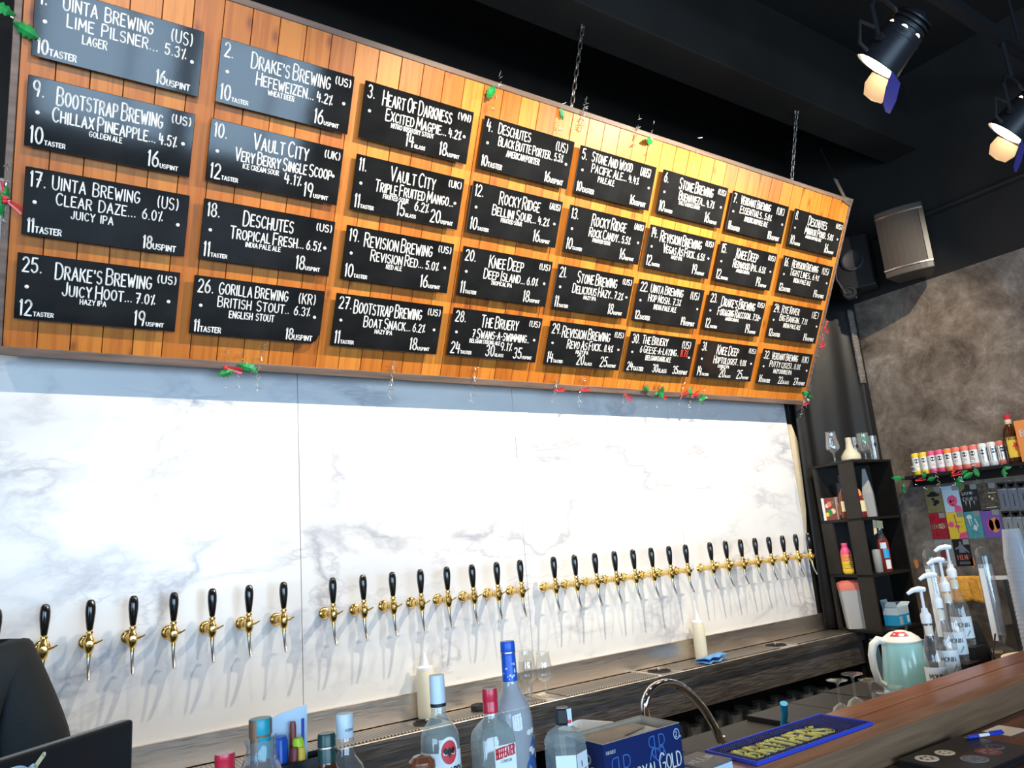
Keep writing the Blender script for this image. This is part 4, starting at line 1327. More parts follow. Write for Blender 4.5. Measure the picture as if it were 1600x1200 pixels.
# hexagonal gin bottle, black cap with paper seal
t = thing('hexagonal_gin_bottle', 'six-sided clear gin bottle with black cap and pale paper seal', 'bottle', (1.095, -2.045, BZ), (0, 0, radians(-8)), 'spirit bottles along the bar ledge')


def hexa(r, rot=0, seg=1):
    return [(r * cos(radians(60 * i + rot)), r * sin(radians(60 * i + rot))) for i in range(6)]


b = MB(); loft(b, [(hexa(.040, 30), 0), (hexa(.043, 30), .004), (hexa(.043, 30), .142), (hexa(.041, 30), .145), (hexa(.043, 30), .148), (hexa(.043, 30), .156), (hexa(.034, 30), .172), (hexa(.018, 30), .181), (hexa(.0145, 30), .186), (hexa(.014, 30), .19)], smooth=False)
b.build('glass_body', M['tinted'], t)
b = MB(); loft(b, [(hexa(.0150, 30), .184), (hexa(.0168, 30), .190), (hexa(.0160, 30), .214), (hexa(.0145, 30), .217)], smooth=False); b.build('cap', M['black_plastic'], t)
b = MB(); b.lathe([(.0125, .2171), (.0125, .2182), (1e-5, .2182)], n=18); b.build('cap_top', M['cardboard'], t)
b = MB(); b.box(.002, .013, -.0149, -.0144, .182, .216); o = b.build('paper_seal', M['pale_blue'], t)
b = MB(); b.box(.003, .011, -.0152, -.0149, .188, .194); b.build('red_stamp', M['red_ink'], o)
a3 = .043 * cos(radians(30))
for rz in (-30, 30):
    b = MB(); b.M = Matrix.Rotation(radians(rz), 4, 'Z')
    b.box(-.0205, .0205, -a3 - .0008, -a3 - .0003, .02, .134); b.M = None
    b.build('paper_label', M['label'], t)
b = MB(); b.M = Matrix.Rotation(radians(30), 4, 'Z')
stroke(b, [(-.004, .118), (-.003, .109)], .0016, -a3 - .0010); stroke(b, [(-.014, .100), (.016, .103)], .0007, -a3 - .0010)
stroke(b, [(-.002, .094), (-.006, .082), (-.012, .07)], .0018, -a3 - .0010); stroke(b, [(.006, .094), (.010, .087), (.013, .076)], .0019, -a3 - .0010)
b.M = None; b.build('brush_character', M['ink'], t)
b = MB(); b.M = Matrix.Rotation(radians(30), 4, 'Z'); stroke(b, [(-.016, .104), (-.014, .098)], .0026, -a3 - .0011); b.M = None; b.build('gold_seal', M['yellow'], t)

# turned brown wooden knob of a muddler standing in front
t = thing('wooden_muddler', 'brown varnished wooden muddler with round knob before the rum bottle', 'muddler', (.760, -2.06, BZ - .012))
b = MB(); b.lathe([(.018, .012), (.020, .02), (.014, .05), (.011, .14), (.012, .165), (.019, .174), (.0245, .188), (.0235, .199), (.016, .207), (1e-5, .210)], n=28); b.build('knob_handle', M['wood_knob'], t)

# left group: white-capped, green-capped, bag-wrapped teal bottle, red cap
t = thing('white_cap_bottle', 'ribbed clear bottle with long pale blue-white cap beside dark green one', 'bottle', (.645, -1.985, BZ), (0, 0, 0), 'spirit bottles along the bar ledge')
b = MB(); b.lathe([(.034, 0), (.036, .004), (.036, .17), (.030, .19), (.0185, .205), (.0155, .215), (.0165, .222), (.0150, .228), (.0165, .234), (.0145, .24)], n=24); b.build('glass_body', M['clear'], t)
b = MB(); b.lathe([(.0148, .238), (.0155, .240), (.0150, .276), (.0138, .279), (1e-5, .279)], n=24); b.build('cap', M['pale_blue'], t)
text_on_cyl('VODKA', .0155, 285, .250, .0042, .018, .0008, 'ink').build('cap_print', M['ink'], t)
t = thing('green_cap_bottle', 'dark green foil-necked bottle top beside pale blue-white cap', 'bottle', (.589, -2.045, BZ), (0, 0, 0), 'spirit bottles along the bar ledge')
b = MB(); b.lathe([(.034, 0), (.036, .004), (.036, .16), (.028, .19), (.017, .21), (.0140, .225), (.0138, .24)], n=24); b.build('glass_body', M['dark_amber'], t)
b = MB(); b.lathe([(.0152, .213), (.0148, .240), (.0142, .2425), (.0154, .244), (.0150, .262), (.0138, .265), (1e-5, .265)], n=24); b.build('foil_cap', M['bottle_green'], t)
b = MB(); b.lathe([(.0149, .2405), (.0155, .2425), (.0150, .2445)], n=24, close=False); b.build('foil_seam', M['silver'], t)
t = thing('bagged_bottle', 'bottle with teal and bronze cap wrapped in clear plastic bag', 'bottle', (.49, -2.0, BZ), (0, 0, 0), 'spirit bottles along the bar ledge')
b = MB(); b.lathe([(.036, 0), (.038, .004), (.038, .17), (.030, .205), (.019, .225), (.0165, .24)], n=24); b.build('glass_body', M['dark_amber'], t)
b = MB(); b.lathe([(.0168, .225), (.0170, .272), (.0185, .276), (.0185, .298), (.0175, .301), (1e-5, .301)], n=20, ms=[0, 1, 0, 0, 0]); b.build('cap', [M['teal'], M['bronze']], t)
b = MB(); b.patch(.0190, 150, 235, .272, .300, n=6); b.patch(.0190, 310, 345, .276, .300, n=6); b.patch(.0176, 190, 240, .245, .272, n=6); b.build('bronze_foil_patches', M['bronze'], t)
b = MB()
rr = random.Random(5)
prof = [(.043, .10), (.043, .16), (.042, .19), (.034, .215), (.026, .235), (.0235, .255), (.0255, .268)]
vs = []; nn = 20
for r_, z_ in prof:
    for i in range(nn):
        a = 2 * PI * i / nn
        q_ = r_ * (1 + rr.uniform(-.10, .10))
        vs.append((q_ * cos(a), q_ * sin(a), z_ + rr.uniform(-.005, .005)))
fs = [(k * nn + i, k * nn + (i + 1) % nn, (k + 1) * nn + (i + 1) % nn, (k + 1) * nn + i) for k in range(len(prof) - 1) for i in range(nn)]
b.add(vs, fs, 0, True); b.build('plastic_bag', M['plastic_bag'], t)
t = thing('red_cap_bottle', 'bottle with crimson screw cap standing by the black caddy, lowest top', 'bottle', (.425, -2.03, BZ), (0, 0, 0), 'spirit bottles along the bar ledge')
b = MB(); b.lathe([(.036, 0), (.038, .004), (.038, .16), (.030, .19), (.0165, .215), (.0145, .225), (.0145, .235)], n=24); b.build('glass_body', M['tinted'], t)
b = MB(); b.lathe([(.0155, .222), (.0162, .225), (.0155, .228), (.0155, .255), (.0162, .257), (.0150, .264), (1e-5, .264)], n=24); b.build('cap', M['red_plastic'], t)

# black caddy with markers, lighters, paper
t = thing('black_caddy', 'open black plastic caddy full of markers behind the spirit bottles', 'caddy', (.575, -1.945, BZ), (0, 0, radians(2)))
W, D, H, k = .17, .06, .205, .004
b = MB(); b.box(-W / 2, W / 2, 0, k, 0, H); b.box(-W / 2, W / 2, D - k, D, 0, H); b.box(-W / 2, -W / 2 + k, k, D - k, 0, H); b.box(W / 2 - k, W / 2, k, D - k, 0, H); b.box(-W / 2 + k, W / 2 - k, k, D - k, 0, k)
b.build('caddy_shell', M['black_plastic'], t, bevel=.001, seg=1)


def stick(name, x, y, z0, L, r, tilt, mats, label, cat, group, cap=True):
    t = thing(name, label, cat, (x, y, z0), (tilt[0], tilt[1], 0), group)
    b = MB(); b.lathe([(r * .9, 0), (r * .9, L * .68)], n=14); b.build('barrel', mats[0], t)
    b = MB(); b.lathe([(r, L * .68), (r, L * .97), (r * .8, L), (1e-5, L)], n=14); b.build('cap', mats[1], t)


gx = 'markers standing in the black caddy'
stick('marker_pen', .548, -1.915, BZ + .005, .243, .014, (0, .0), [M['blue_plastic'], M['royal']], 'thick blue marker cap in black caddy beside teal bottle', 'marker', gx)
stick('marker_pen', .603, -1.917, BZ + .005, .236, .0105, (.0, -.10), [M['black_plastic'], M['lime']], 'lime green marker cap in black caddy', 'marker', gx)
stick('marker_pen', .575, -1.905, BZ + .005, .262, .006, (.0, .0), [M['maroon'], M['maroon']], 'dull red pen upright in black caddy behind lime marker', 'marker', gx)
stick('marker_pen', .560, -1.926, BZ + .005, .222, .0085, (.0, .05), [M['red_plastic'], M['maroon']], 'brownish red marker low in black caddy', 'marker', gx)
stick('marker_pen', .582, -1.928, BZ + .005, .220, .008, (.0, .0), [M['yellow'], M['yellow']], 'yellow marker beside lime one in black caddy', 'marker', gx)
t = thing('paper_sheet', 'pale blue paper sheet standing in black caddy behind markers', 'paper', (.555, -1.896, BZ + .0045), (radians(-1), 0, radians(3)))
b = MB(); b.yprism([(-.05, 0), (.05, 0), (.053, .285), (.0, .278), (-.047, .262)], -.0006, .0006); b.build('sheet', M['light_blue_card'], t)
b = MB(); b.yprism([(.040, .21), (.046, .21), (.047, .262), (.041, .262)], -.0012, -.0007); b.build('blue_stripe', M['blue_plastic'], t)

# white tub behind the hexagonal bottle
t = thing('white_tub', 'square white plastic tub behind hexagonal gin bottle', 'tub', (1.50, -1.60, .8805), (0, 0, radians(20)))
b = MB()
o_, i_ = [], []
secs = [(rrect(.055, .055, .015), 0), (rrect(.062, .062, .016), .215), (rrect(.059, .059, .014), .215), (rrect(.052, .052, .013), .006)]
loft(b, secs); b.build('tub', M['white_plastic'], t)

# ------------------------------------------------------------------ work counters behind the ledge
t = thing('work_counter', 'black topped work counter behind the right half of bar', 'counter', (4.2, -1.55, 0))
b = MB(); b.box(-1.08, .1, -.36, .33, .85, .88); b.box(.1005, 1.24, -.36, .55, .85, .88); b.build('counter_top', M['bench_dark'], t, bevel=.003)
b = MB(); b.box(-1.06, .1, -.34, .28, 0, .8495); b.box(.1005, 1.22, -.34, .5, 0, .8495); b.build('cabinet_body', M['black_wood'], t)
t = thing('ice_well', 'steel ice well bench with black lids behind the blue mat', 'bench', (2.62, -1.55, 0))
b = MB(); b.box(-.50, .495, -.36, .33, .83, .86); b.build('bench_top', M['bench_dark'], t, bevel=.003)
b = MB(); b.box(-.48, .475, -.34, .28, 0, .8295); b.build('bench_body', M['bench_dark'], t)
for nm, x0, x1, lab in (('well_lid', -.03, .235, 'left'), ('well_lid', .24, .485, 'right')):
    b = MB(); b.box(x0, x1, .06, .318, .8605, .880); b.build(nm, M['sheet_black'], t, bevel=.002)
t = thing('sink_bench', 'steel sink bench behind the spirit bottles', 'sink bench', (1.0, -1.60, 0))
b = MB(); b.box(-1.2, 1.10, -.31, .2, .85, .88); b.build('bench_top', M['bench_dark'], t, bevel=.003)
b = MB(); b.box(-1.18, 1.08, -.30, .18, 0, .8495); b.build('bench_body', M['bench_dark'], t)

# chrome hose tap arcing over the sink
t = thing('hose_tap', 'chrome flexible hose arching up from behind navy carton', 'hose tap', (1.866, -1.45, .8805))
b = MB()
path = [(0, 0, .02), (0, 0, .12), (-.002, 0, .175), (.008, 0, .205), (.041, 0, .2315), (.101, 0, .239), (.172, 0, .215), (.245, 0, .152), (.298, 0, .080), (.328, 0, .012), (.332, 0, .004)]
# smooth the arc
cur = []
for i in range(len(path) - 1):
    p0, p1, p2, p3 = [Vector(path[max(0, min(len(path) - 1, j))]) for j in (i - 1, i, i + 1, i + 2)]
    for s_ in range(8):
        u_ = s_ / 8
        cur.append(.5 * ((2 * p1) + (p2 - p0) * u_ + (2 * p0 - 5 * p1 + 4 * p2 - p3) * u_ * u_ + (3 * p1 - p0 - 3 * p2 + p3) * u_ ** 3))
rads = [.0135 + (.0012 if i % 2 else 0) for i in range(len(cur))]
b.tube(cur, rads, 14); b.build('ribbed_hose', M['chrome'], t)
b = MB(); b.lathe([(.024, 0), (.024, .006), (.017, .010), (.017, .05), (.013, .055)], n=20); b.build('hose_base', M['chrome'], t)
b = MB(); b.lathe([(.020, 0), (.020, .004), (.016, .02), (.0145, .03)], (.332, 0, 0), 20); b.build('hose_outlet', M['chrome'], t)

# turquoise handled scoop in the well
t = thing('ice_scoop', 'sky blue plastic scoop handle poking up beside black lids', 'scoop', (2.50, -1.47, .869), (radians(20), radians(-8), 0))
b = MB(); b.tube([(0, 0, .0), (0, .0, .03), (.004, .0, .07), (-.006, .0, .115)], [.009, .010, .012, .014], 10); b.build('handle', M['cyan'], t)
b = MB(); b.lathe([(1e-5, -.0), (.02, .001), (.02, .004), (1e-5, .005)], (0, 0, -.002), 14); b.build('scoop_bowl', M['cyan'], t)
# ------------------------------------------------------------------ corner: hanging sheet, tower shelf
t = thing('black_sheet', 'black vinyl sheet hanging across the corner right of marble', 'curtain', (4.95, -.05, .02))
b = MB()
path = [(4.965, -.030), (5.02, -.075), (5.09, -.085), (5.20, -.15), (5.32, -.225), (5.40, -.285), (5.44, -.315), (5.475, -.345)]
nseg, nz = 56, 24
vs, fs = [], []


def along(s_):
    k = s_ * (len(path) - 1)
    i = min(int(k), len(path) - 2)
    a, c = Vector(path[i]), Vector(path[i + 1])
    return a.lerp(c, k - i), (c - a).normalized()


for j in range(nz + 1):
    z = .855 + 2.40 * j / nz
    for i in range(nseg + 1):
        s_ = i / nseg
        p, d = along(s_)
        low = 1 - z / 3.255
        amp = .006 + .020 * low
        off = amp * sin(s_ * 16 + 1.2 * low) + .010 * sin(s_ * 37 + low * 4) * low
        slant = -.10 * max(0, (1 - (z / 2.6))) * (1 - s_) ** 2 + .10 * max(0, z - 2.4) * (1 - s_)
        q = p + Vector((d.y, -d.x)) * off + Vector((slant, 0))
        vs.append((q.x - 4.95, q.y + .05, z - .0))
for j in range(nz):
    for i in range(nseg):
        a = j * (nseg + 1) + i
        fs.append((a, a + 1, a + nseg + 2, a + nseg + 1))
b.add(vs, fs, 0, True)
sheet = b.build('sheet', M['vinyl'], t)
sheet.modifiers.new('thick', 'SOLIDIFY').thickness = .003
b = MB()
vs, fs = [], []
for j in range(15):
    for i in range(4):
        p, d = along(.80 + .14 * i / 3)
        z = 2.58 + .58 * j / 14
        q = p + Vector((d.y, -d.x)) * (.017 + .006 * sin(j * 2.3 + i))
        vs.append((q.x - 4.95, q.y + .05, z))
for j in range(14):
    for i in range(3):
        a = j * 4 + i
        fs.append((a, a + 1, a + 5, a + 4))
b.add(vs, fs, 0, True)
o = b.build('tape_strip', M['tape'], t); o['label'] = 'wrinkled grey-brown tape strip'
o.modifiers.new('thick', 'SOLIDIFY').thickness = .002
b = MB(); b.box(5.33 - 4.95, 5.475 - 4.95, -.30, -.27, 3.262 - .02, 3.50); b.build('hanging_clip', M['black_plastic'], t)

t = thing('corner_cabinet', 'black base cabinet under the tower shelf at drip counter end', 'cabinet', (5.2, -.3, 0))
b = MB(); b.box(-.205, .17, -.20, .12, 0, .868); b.build('cabinet_body', M['black_wood'], t)

# tower shelf standing in the corner (slightly skewed footprint)
A, B_, D_, E_ = Vector((4.802, -.510)), Vector((4.925, -.12)), Vector((5.29, -.505)), Vector((5.33, -.33))
t = thing('tower_shelf', 'black tower shelf in the corner with glasses on top and drinks inside', 'shelf', (4.8, -.51, 0))
o2 = Vector((4.8, -.51))


def P(s_, d_):
    """s along the front edge, d into the depth, both 0..1"""
    q = A.lerp(D_, s_).lerp(B_.lerp(E_, s_), d_) - o2
    return (q.x, q.y)


def quadp(b, s0, s1, d0, d1, z0, z1, m=0):
    b.prism([P(s0, d0), P(s1, d0), P(s1, d1), P(s0, d1)], z0, z1, m)


LV = [.887, 1.243, 1.610, 1.985]
for z in LV:
    b = MB(); quadp(b, .0, 1.0, .0, 1.0, z - .018 if z < 1.9 else z - .004, z if z < 1.9 else z + .012); b.build('shelf_board', M['black_wood'], t)
b = MB(); quadp(b, 0, .035, .0, .34, .887, 1.98)
b.build('wide_stile', M['brown_grey'], t)
b = MB(); quadp(b, .0, .035, .93, 1.0, .887, 1.98); quadp(b, .0, .035, .72, .93, 1.245, 1.59); b.build('rear_stile', M['brown_grey'], t)
b = MB(); quadp(b, .965, 1.0, .0, 1.0, .887, 1.98); quadp(b, .04, .96, .96, 1.0, .887, 1.98); b.build('back_panels', M['black_wood'], t)


def W_(s_, d_, z):
    q = P(s_, d_)
    return (o2.x + q[0], o2.y + q[1], z)


ZT = 1.9975
tulip('tulip_glass', W_(.03, .42, ZT), 'clear tulip beer glass alone at the left end of black tower top', 1.08, 'glasses on the tower shelf')
t = thing('ceramic_flask', 'beige flask with wide base and tapering neck on tower top', 'flask', W_(.28, .30, ZT))
b = MB(); b.lathe([(.056, 0), (.064, .012), (.062, .04), (.045, .065), (.026, .09), (.020, .125), (.0185, .165), (.0165, .165), (.017, .12), (1e-5, .118)], n=28); b.build('flask_body', M['vase'], t)
b = MB(); b.lathe([(.032, 0), (.030, .004), (.008, .010), (.007, .045), (.030, .062), (.0395, .085), (.0395, .19), (.0375, .19), (.037, .086), (.027, .066), (1e-5, .062)], n=28)
o = b.build('short_stem_glass', M['clear'], loc=W_(.50, .15, ZT)); tag(o, 'short-stemmed beer glass with green print just right of beige flask', 'glass', 'glasses on the tower shelf')
b = MB(); b.cdisc(.0399, 214, .15, .014, n=8); b.cdisc(.0399, 230, .138, .010, n=8); b.build('green_print', M['leaf'], o)
for s_, d_, lab in ((.56, .55, 'straight beer glass behind the short-stemmed one on tower top'), (.80, .30, 'straight tall beer glass at the right end of tower top')):
    b = MB(); b.lathe([(.030, 0), (.036, .175), (.034, .175), (.028, .010), (1e-5, .010)], n=26)
    o = b.build('straight_glass', M['clear'], loc=W_(s_, d_, ZT)); tag(o, lab, 'glass', 'glasses on the tower shelf')
    b = MB(); b.cdisc(.0355, 240, .11, .010, n=8, sq=1.6); b.build('print', M['ink'], o)

# upper compartment
zz = 1.6105
t = thing('spirit_bottle', 'amber spirit bottle with black neck and cream label in upper compartment', 'bottle', W_(.11, .455, zz))
b = MB(); b.lathe([(.036, 0), (.038, .004), (.038, .15), (.030, .175), (.016, .20), (.0145, .21)], n=28); b.build('glass_body', M['amber'], t)
b = MB(); b.lathe([(.0150, .205), (.0150, .275), (.0165, .278), (.0165, .300), (1e-5, .301)], n=20); b.build('black_neck', M['black_plastic'], t)
b = MB(); b.patch(.0384, 170, 330, .05, .12, n=20); b.build('paper_label', M['cream_label'], t)
t = thing('spirit_bottle', 'second amber bottle partly hidden behind picture box in upper compartment', 'bottle', W_(.24, .74, zz))
b = MB(); b.lathe([(.034, 0), (.036, .004), (.036, .13), (.020, .17), (.014, .18), (.014, .2)], n=24); b.build('glass_body', M['dark_amber'], t)
b = MB(); b.lathe([(.0150, .195), (.0150, .25), (1e-5, .251)], n=16); b.build('cap', M['black_plastic'], t)
b = MB(); b.patch(.0364, 170, 320, .03, .11, n=18); b.build('paper_label', M['orange'], t)
t = thing('picture_box', 'small pink-edged box with colourful printed front in upper compartment', 'box', W_(.0, .83, zz), (0, 0, radians(-80)))
b = MB(); b.box(-.02, .078, -.0, .06, 0, .155); b.build('box', M['white_card'], t, bevel=.001, seg=1)
b = MB()
b.box(.0, .078, -.0008, -.0003, .0, .155, 0)
b.build('printed_face', M['maroon'], t)
b = MB()
for x, z, r_, mi in ((.03, .10, .02, 0), (.06, .11, .025, 1), (.05, .05, .03, 2), (.095, .06, .025, 0), (.02, .04, .02, 3), (.10, .12, .018, 2)):
    x *= .58; r_ *= .7
    b.yprism([(x + r_ * cos(2 * PI * i / 9), z + r_ * 1.1 * sin(2 * PI * i / 9)) for i in range(9)], -.0016 - .0002 * mi, -.0009, mi)
b.build('fruit_print', [M['cream_label'], M['coral'], M['leaf'], M['yellow']], t)
t = thing('tall_tapered_carton', 'tall pale tapered carton at right of upper compartment', 'carton', W_(.60, .45, zz), (0, 0, radians(25)))
b = MB(); b.prism([(-.034, -.034), (.034, -.034), (.034, .034), (-.034, .034)], 0, .16)
b.add([(-.034, -.034, .16), (.034, -.034, .16), (.034, .034, .16), (-.034, .034, .16), (-.010, -.010, .335), (.010, -.010, .335), (.010, .010, .335), (-.010, .010, .335)], [(0, 1, 5, 4), (1, 2, 6, 5), (2, 3, 7, 6), (3, 0, 4, 7), (4, 5, 6, 7)])
b.build('carton_body', M['grey_card'], t, bevel=.001, seg=1)
t = thing('spirit_bottle', 'amber bottle with orange top and yellow label left of tapered carton', 'bottle', W_(.33, .35, zz))
b = MB(); b.lathe([(.032, 0), (.034, .004), (.034, .11), (.028, .13), (.020, .15)], n=24); b.build('glass_body', M['drink_red'], t)
b = MB(); b.lathe([(.0205, .145), (.021, .165), (.014, .19), (1e-5, .2)], n=18); b.build('cap', M['orange'], t)
b = MB(); b.patch(.0344, 200, 330, .04, .115, n=16); b.build('paper_label', M['cream_label'], t)

# middle compartment
zz = 1.2435
t = thing('sports_drink_bottle', 'pink to yellow sports drink bottle with pink cap in middle compartment', 'bottle', W_(.105, .655, zz))
b = MB(); b.lathe([(.030, 0), (.035, .008), (.036, .03), (.034, .035), (.036, .04), (.036, .085), (.036, .13), (.034, .15), (.020, .178), (.016, .182)], n=28, ms=[1, 1, 1, 1, 1, 2, 0, 0, 0])
b.build('bottle_body', [M['pink'], M['yellow'], M['orange']], t)
b = MB(); b.lathe([(.0185, .182), (.0195, .184), (.0195, .203), (.018, .206), (1e-5, .206)], n=22); b.build('cap', M['pink'], t)
b = MB()
for i in range(8):
    b.patch(.0363, 243 - (i % 3) * 5, 268, .045 + i * .0125, .051 + i * .0125, n=4)
for z in (.035, .06, .085, .11):
    b.patch(.0364, 180, 330, z, z + .0014, n=14)
b.build('black_bars', M['ink'], t)
t = thing('sports_drink_bottle', 'dark magenta drink bottle behind the pink and yellow one', 'bottle', W_(.30, .60, zz))
b = MB(); b.lathe([(.030, 0), (.034, .008), (.034, .13), (.032, .15), (.018, .178), (.016, .182)], n=28); b.build('bottle_body', M['maroon'], t)
b = MB(); b.lathe([(.0185, .182), (.0195, .203), (1e-5, .206)], n=22); b.build('cap', M['maroon'], t)
t = thing('liqueur_bottle', 'clear-necked bottle of dark red drink with teal and white labels', 'bottle', W_(.62, .30, zz))
b = MB(); b.lathe([(.036, 0), (.038, .005), (.038, .19), (.030, .215)], n=26); b.build('liquid_body', M['drink_red'], t)
b = MB(); b.lathe([(.030, .2152), (.018, .24), (.015, .275), (.015, .315), (.017, .32), (.017, .333), (1e-5, .335)], n=22); b.build('clear_neck', M['clear'], t)
b = MB(); b.patch(.0384, 185, 245, .15, .19, n=10); b.build('lilac_label', M['light_blue_card'], t)
b = MB(); b.patch(.0388, 205, 262, .085, .145, n=10); b.build('teal_label', M['cyan'], t)
b = MB(); b.patch(.0386, 212, 262, .015, .075, n=10); b.build('white_label', M['white_card'], t)
t = thing('slim_can', 'slim grey can beside the dark red liqueur bottle', 'can', W_(.36, .18, zz))
b = MB(); b.lathe([(.022, 0), (.026, .006), (.026, .14), (.022, .15), (1e-5, .149)], n=22); b.build('can_body', M['grey_card'], t)
t = thing('card_tag', 'pair of pale paper tags hanging under the upper compartment board', 'tag', W_(.34, .12, 1.49), (0, radians(6), 0))
b = MB(); b.yprism([(0, 0), (.035, .015), (.035, .1), (.0, .1)], -.0006, .0006); b.build('tag_front', M['cream_label'], t)
b = MB(); b.yprism([(.045, .05), (.12, .05), (.12, .1), (.045, .1)], .002, .0032); b.build('tag_rear', M['cream_label'], t)

# lower compartment: pitcher and open carton
zz = .8875
t = thing('plastic_pitcher', 'tall milky plastic pitcher with coral lid in lowest compartment', 'pitcher', W_(.15, .66, zz), (0, 0, radians(-48)))
b = MB(); loft(b, [(rrect(.082, .060, .02), 0), (rrect(.098, .070, .024), .258)]); b.build('pitcher_body', M['milky'], t)
b = MB(); loft(b, [(rrect(.0995, .0715, .024), .252), (rrect(.102, .074, .025), .286), (rrect(.100, .072, .025), .296), (rrect(.07, .055, .03), .311), (rrect(.02, .018, .01), .317)]); b.build('lid', M['coral'], t)
t = thing('tissue_carton', 'open pale blue and bright blue carton in lowest compartment', 'box', W_(.72, .17, zz), (0, 0, radians(4)))
b = MB(); b.box(-.078, .078, 0, .1, 0, .068, 1); b.box(-.078, .078, 0, .1, .0682, .118, 0); b.build('carton_body', [M['light_blue_card'], M['cyan']], t)
b = MB()
b.add([(-.078, 0, .118), (-.078, .1, .118), (-.085, .1, .155), (-.085, 0, .155), (-.081, 0, .118), (-.081, .1, .118), (-.088, .1, .155), (-.088, 0, .155)], [(0, 1, 2, 3), (7, 6, 5, 4)])
b.add([(.078, 0, .118), (.078, .1, .118), (.115, .1, .14), (.115, 0, .14), (.078, 0, .116), (.078, .1, .116), (.115, .1, .138), (.115, 0, .138)], [(3, 2, 1, 0), (4, 5, 6, 7)])
b.add([(-.078, .1, .118), (.02, .1, .118), (.02, .11, .165), (-.07, .11, .165)], [(0, 1, 2, 3)]); b.build('flaps', M['light_blue_card'], t)
b = MB()
for i in range(6):
    b.box(-.07, -.02 - (i % 2) * .01, -.0008, -.0003, .008 + i * .009, .012 + i * .009)
b.box(.036, .066, -.0008, -.0003, .012, .055); b.build('print', M['white_card'], t)

# ------------------------------------------------------------------ loudspeakers
t = thing('wall_loudspeaker', 'dark grille loudspeaker with silver edges high on the side wall', 'loudspeaker', (5.20, -.94, 3.275), (0, radians(0), radians(-72.5)))
# local: x to the viewer's right along the face, -y towards the room
b = MB()
def sect(hx, bulge, dep, n=8):
    front = [(-hx + 2 * hx * i / n, -bulge * (1 - ((i / n - .5) * 2) ** 2)) for i in range(n + 1)]
    return front + [(hx * .72, dep), (-hx * .72, dep)]
fr = sect(.155, .022, .20)
b.prism([(x * 1.0, y) for x, y in fr], -.045, .44); b.build('cabinet', M['grey_plastic'], t, bevel=.006)
b = MB(); b.prism([(x * .97, y - .004) for x, y in sect(.155, .022, -.001)[:9]] + [(.15, .002), (-.15, .002)], .012, .385); b.build('grille', M['speaker_grille'], t)
for z in (.0, .387):
    b = MB(); b.prism([(x * 1.0, y - .007) for x, y in sect(.155, .022, 0)[:9]] + [(.155, .001), (-.155, .001)], z, z + .010); b.build('silver_edge', M['silver'], t)
b = MB(); b.prism([(.128, -.016), (.156, -.006), (.156, .0), (.128, .0)], .0105, .3865); b.build('side_strip', M['grey_plastic'], t)
b = MB(); b.box(-.02, .02, .2005, .33, .18, .22); b.build('wall_arm', M['black_plastic'], t)

t = thing('corner_loudspeaker', 'black loudspeaker in the corner seen from its side with round knob below', 'loudspeaker', (5.36, -.50, 3.27), (0, 0, radians(-62)))
b = MB(); b.prism([(-.16, -.08), (.10, -.10), (.12, .08), (-.12, .10)], 0, .42); b.build('cabinet', M['black_plastic'], t, bevel=.015)
b = MB(); b.M = Matrix.Translation((-.03, -.092, .22)) @ Matrix.Rotation(radians(90), 4, 'X'); b.lathe([(.08, 0), (.08, .008), (.066, .012), (.05, .004), (1e-5, .003)], n=26); b.build('cone_ring', M['rubber'], t)
b = MB(); b.M = Matrix.Translation((-.09, -.075, -.02)) @ Matrix.Rotation(radians(90), 4, 'X'); b.lathe([(.052, -.02), (.052, .02), (.044, .028), (.03, .028), (.028, .018), (.018, .018), (.016, .03), (1e-5, .03)], n=26); b.build('bracket_knob', M['black_plastic'], t)
b = MB(); b.tube([(-.15, -.06, .30), (-.16, -.09, .1), (-.12, -.1, -.02), (-.05, -.06, -.06), (-.03, .0, -.02), (-.03, .02, .02)], .008, 8); b.build('cable', M['rubber'], t)

# ------------------------------------------------------------------ can shelf on the concrete wall
t = thing('wall_shelf', 'thin black wall shelf carrying a row of colourful cans', 'shelf', (5.5, -.9, 1.845))
b = MB(); b.box(-.20, -.001, -1.0, .37, 0, .02); b.box(-.02, -.001, -1.0, .37, -.05, 0); b.build('shelf_board', M['black_wood'], t)
for yy in (.2, -.4):
    b = MB(); b.prism([(-.15, yy), (-.002, yy), (-.002, yy + .02), (-.15, yy + .02)], -.012, 0); b.build('bracket', M['black_plastic'], t)
cans = [('yellow', 'gold-banded'), ('yellow', 'gold-banded'), ('pink', 'rose-banded'), ('pink', 'bright pink-banded'), ('orange', 'orange-banded'), ('coral', 'coral-banded'), ('coral', 'coral-banded'), ('coral', 'coral-banded'), ('white_card', 'silvery white'), ('white_card', 'silvery white'), ('coral', 'peach-banded')]
posn = ['leftmost of the row', 'second from the row left end', 'third of the row', 'fourth of the row', 'fifth of the row, middle', 'sixth of the row', 'seventh of the row', 'fourth from amber bottle', 'third from amber bottle', 'second from amber bottle', 'next to amber bottle']
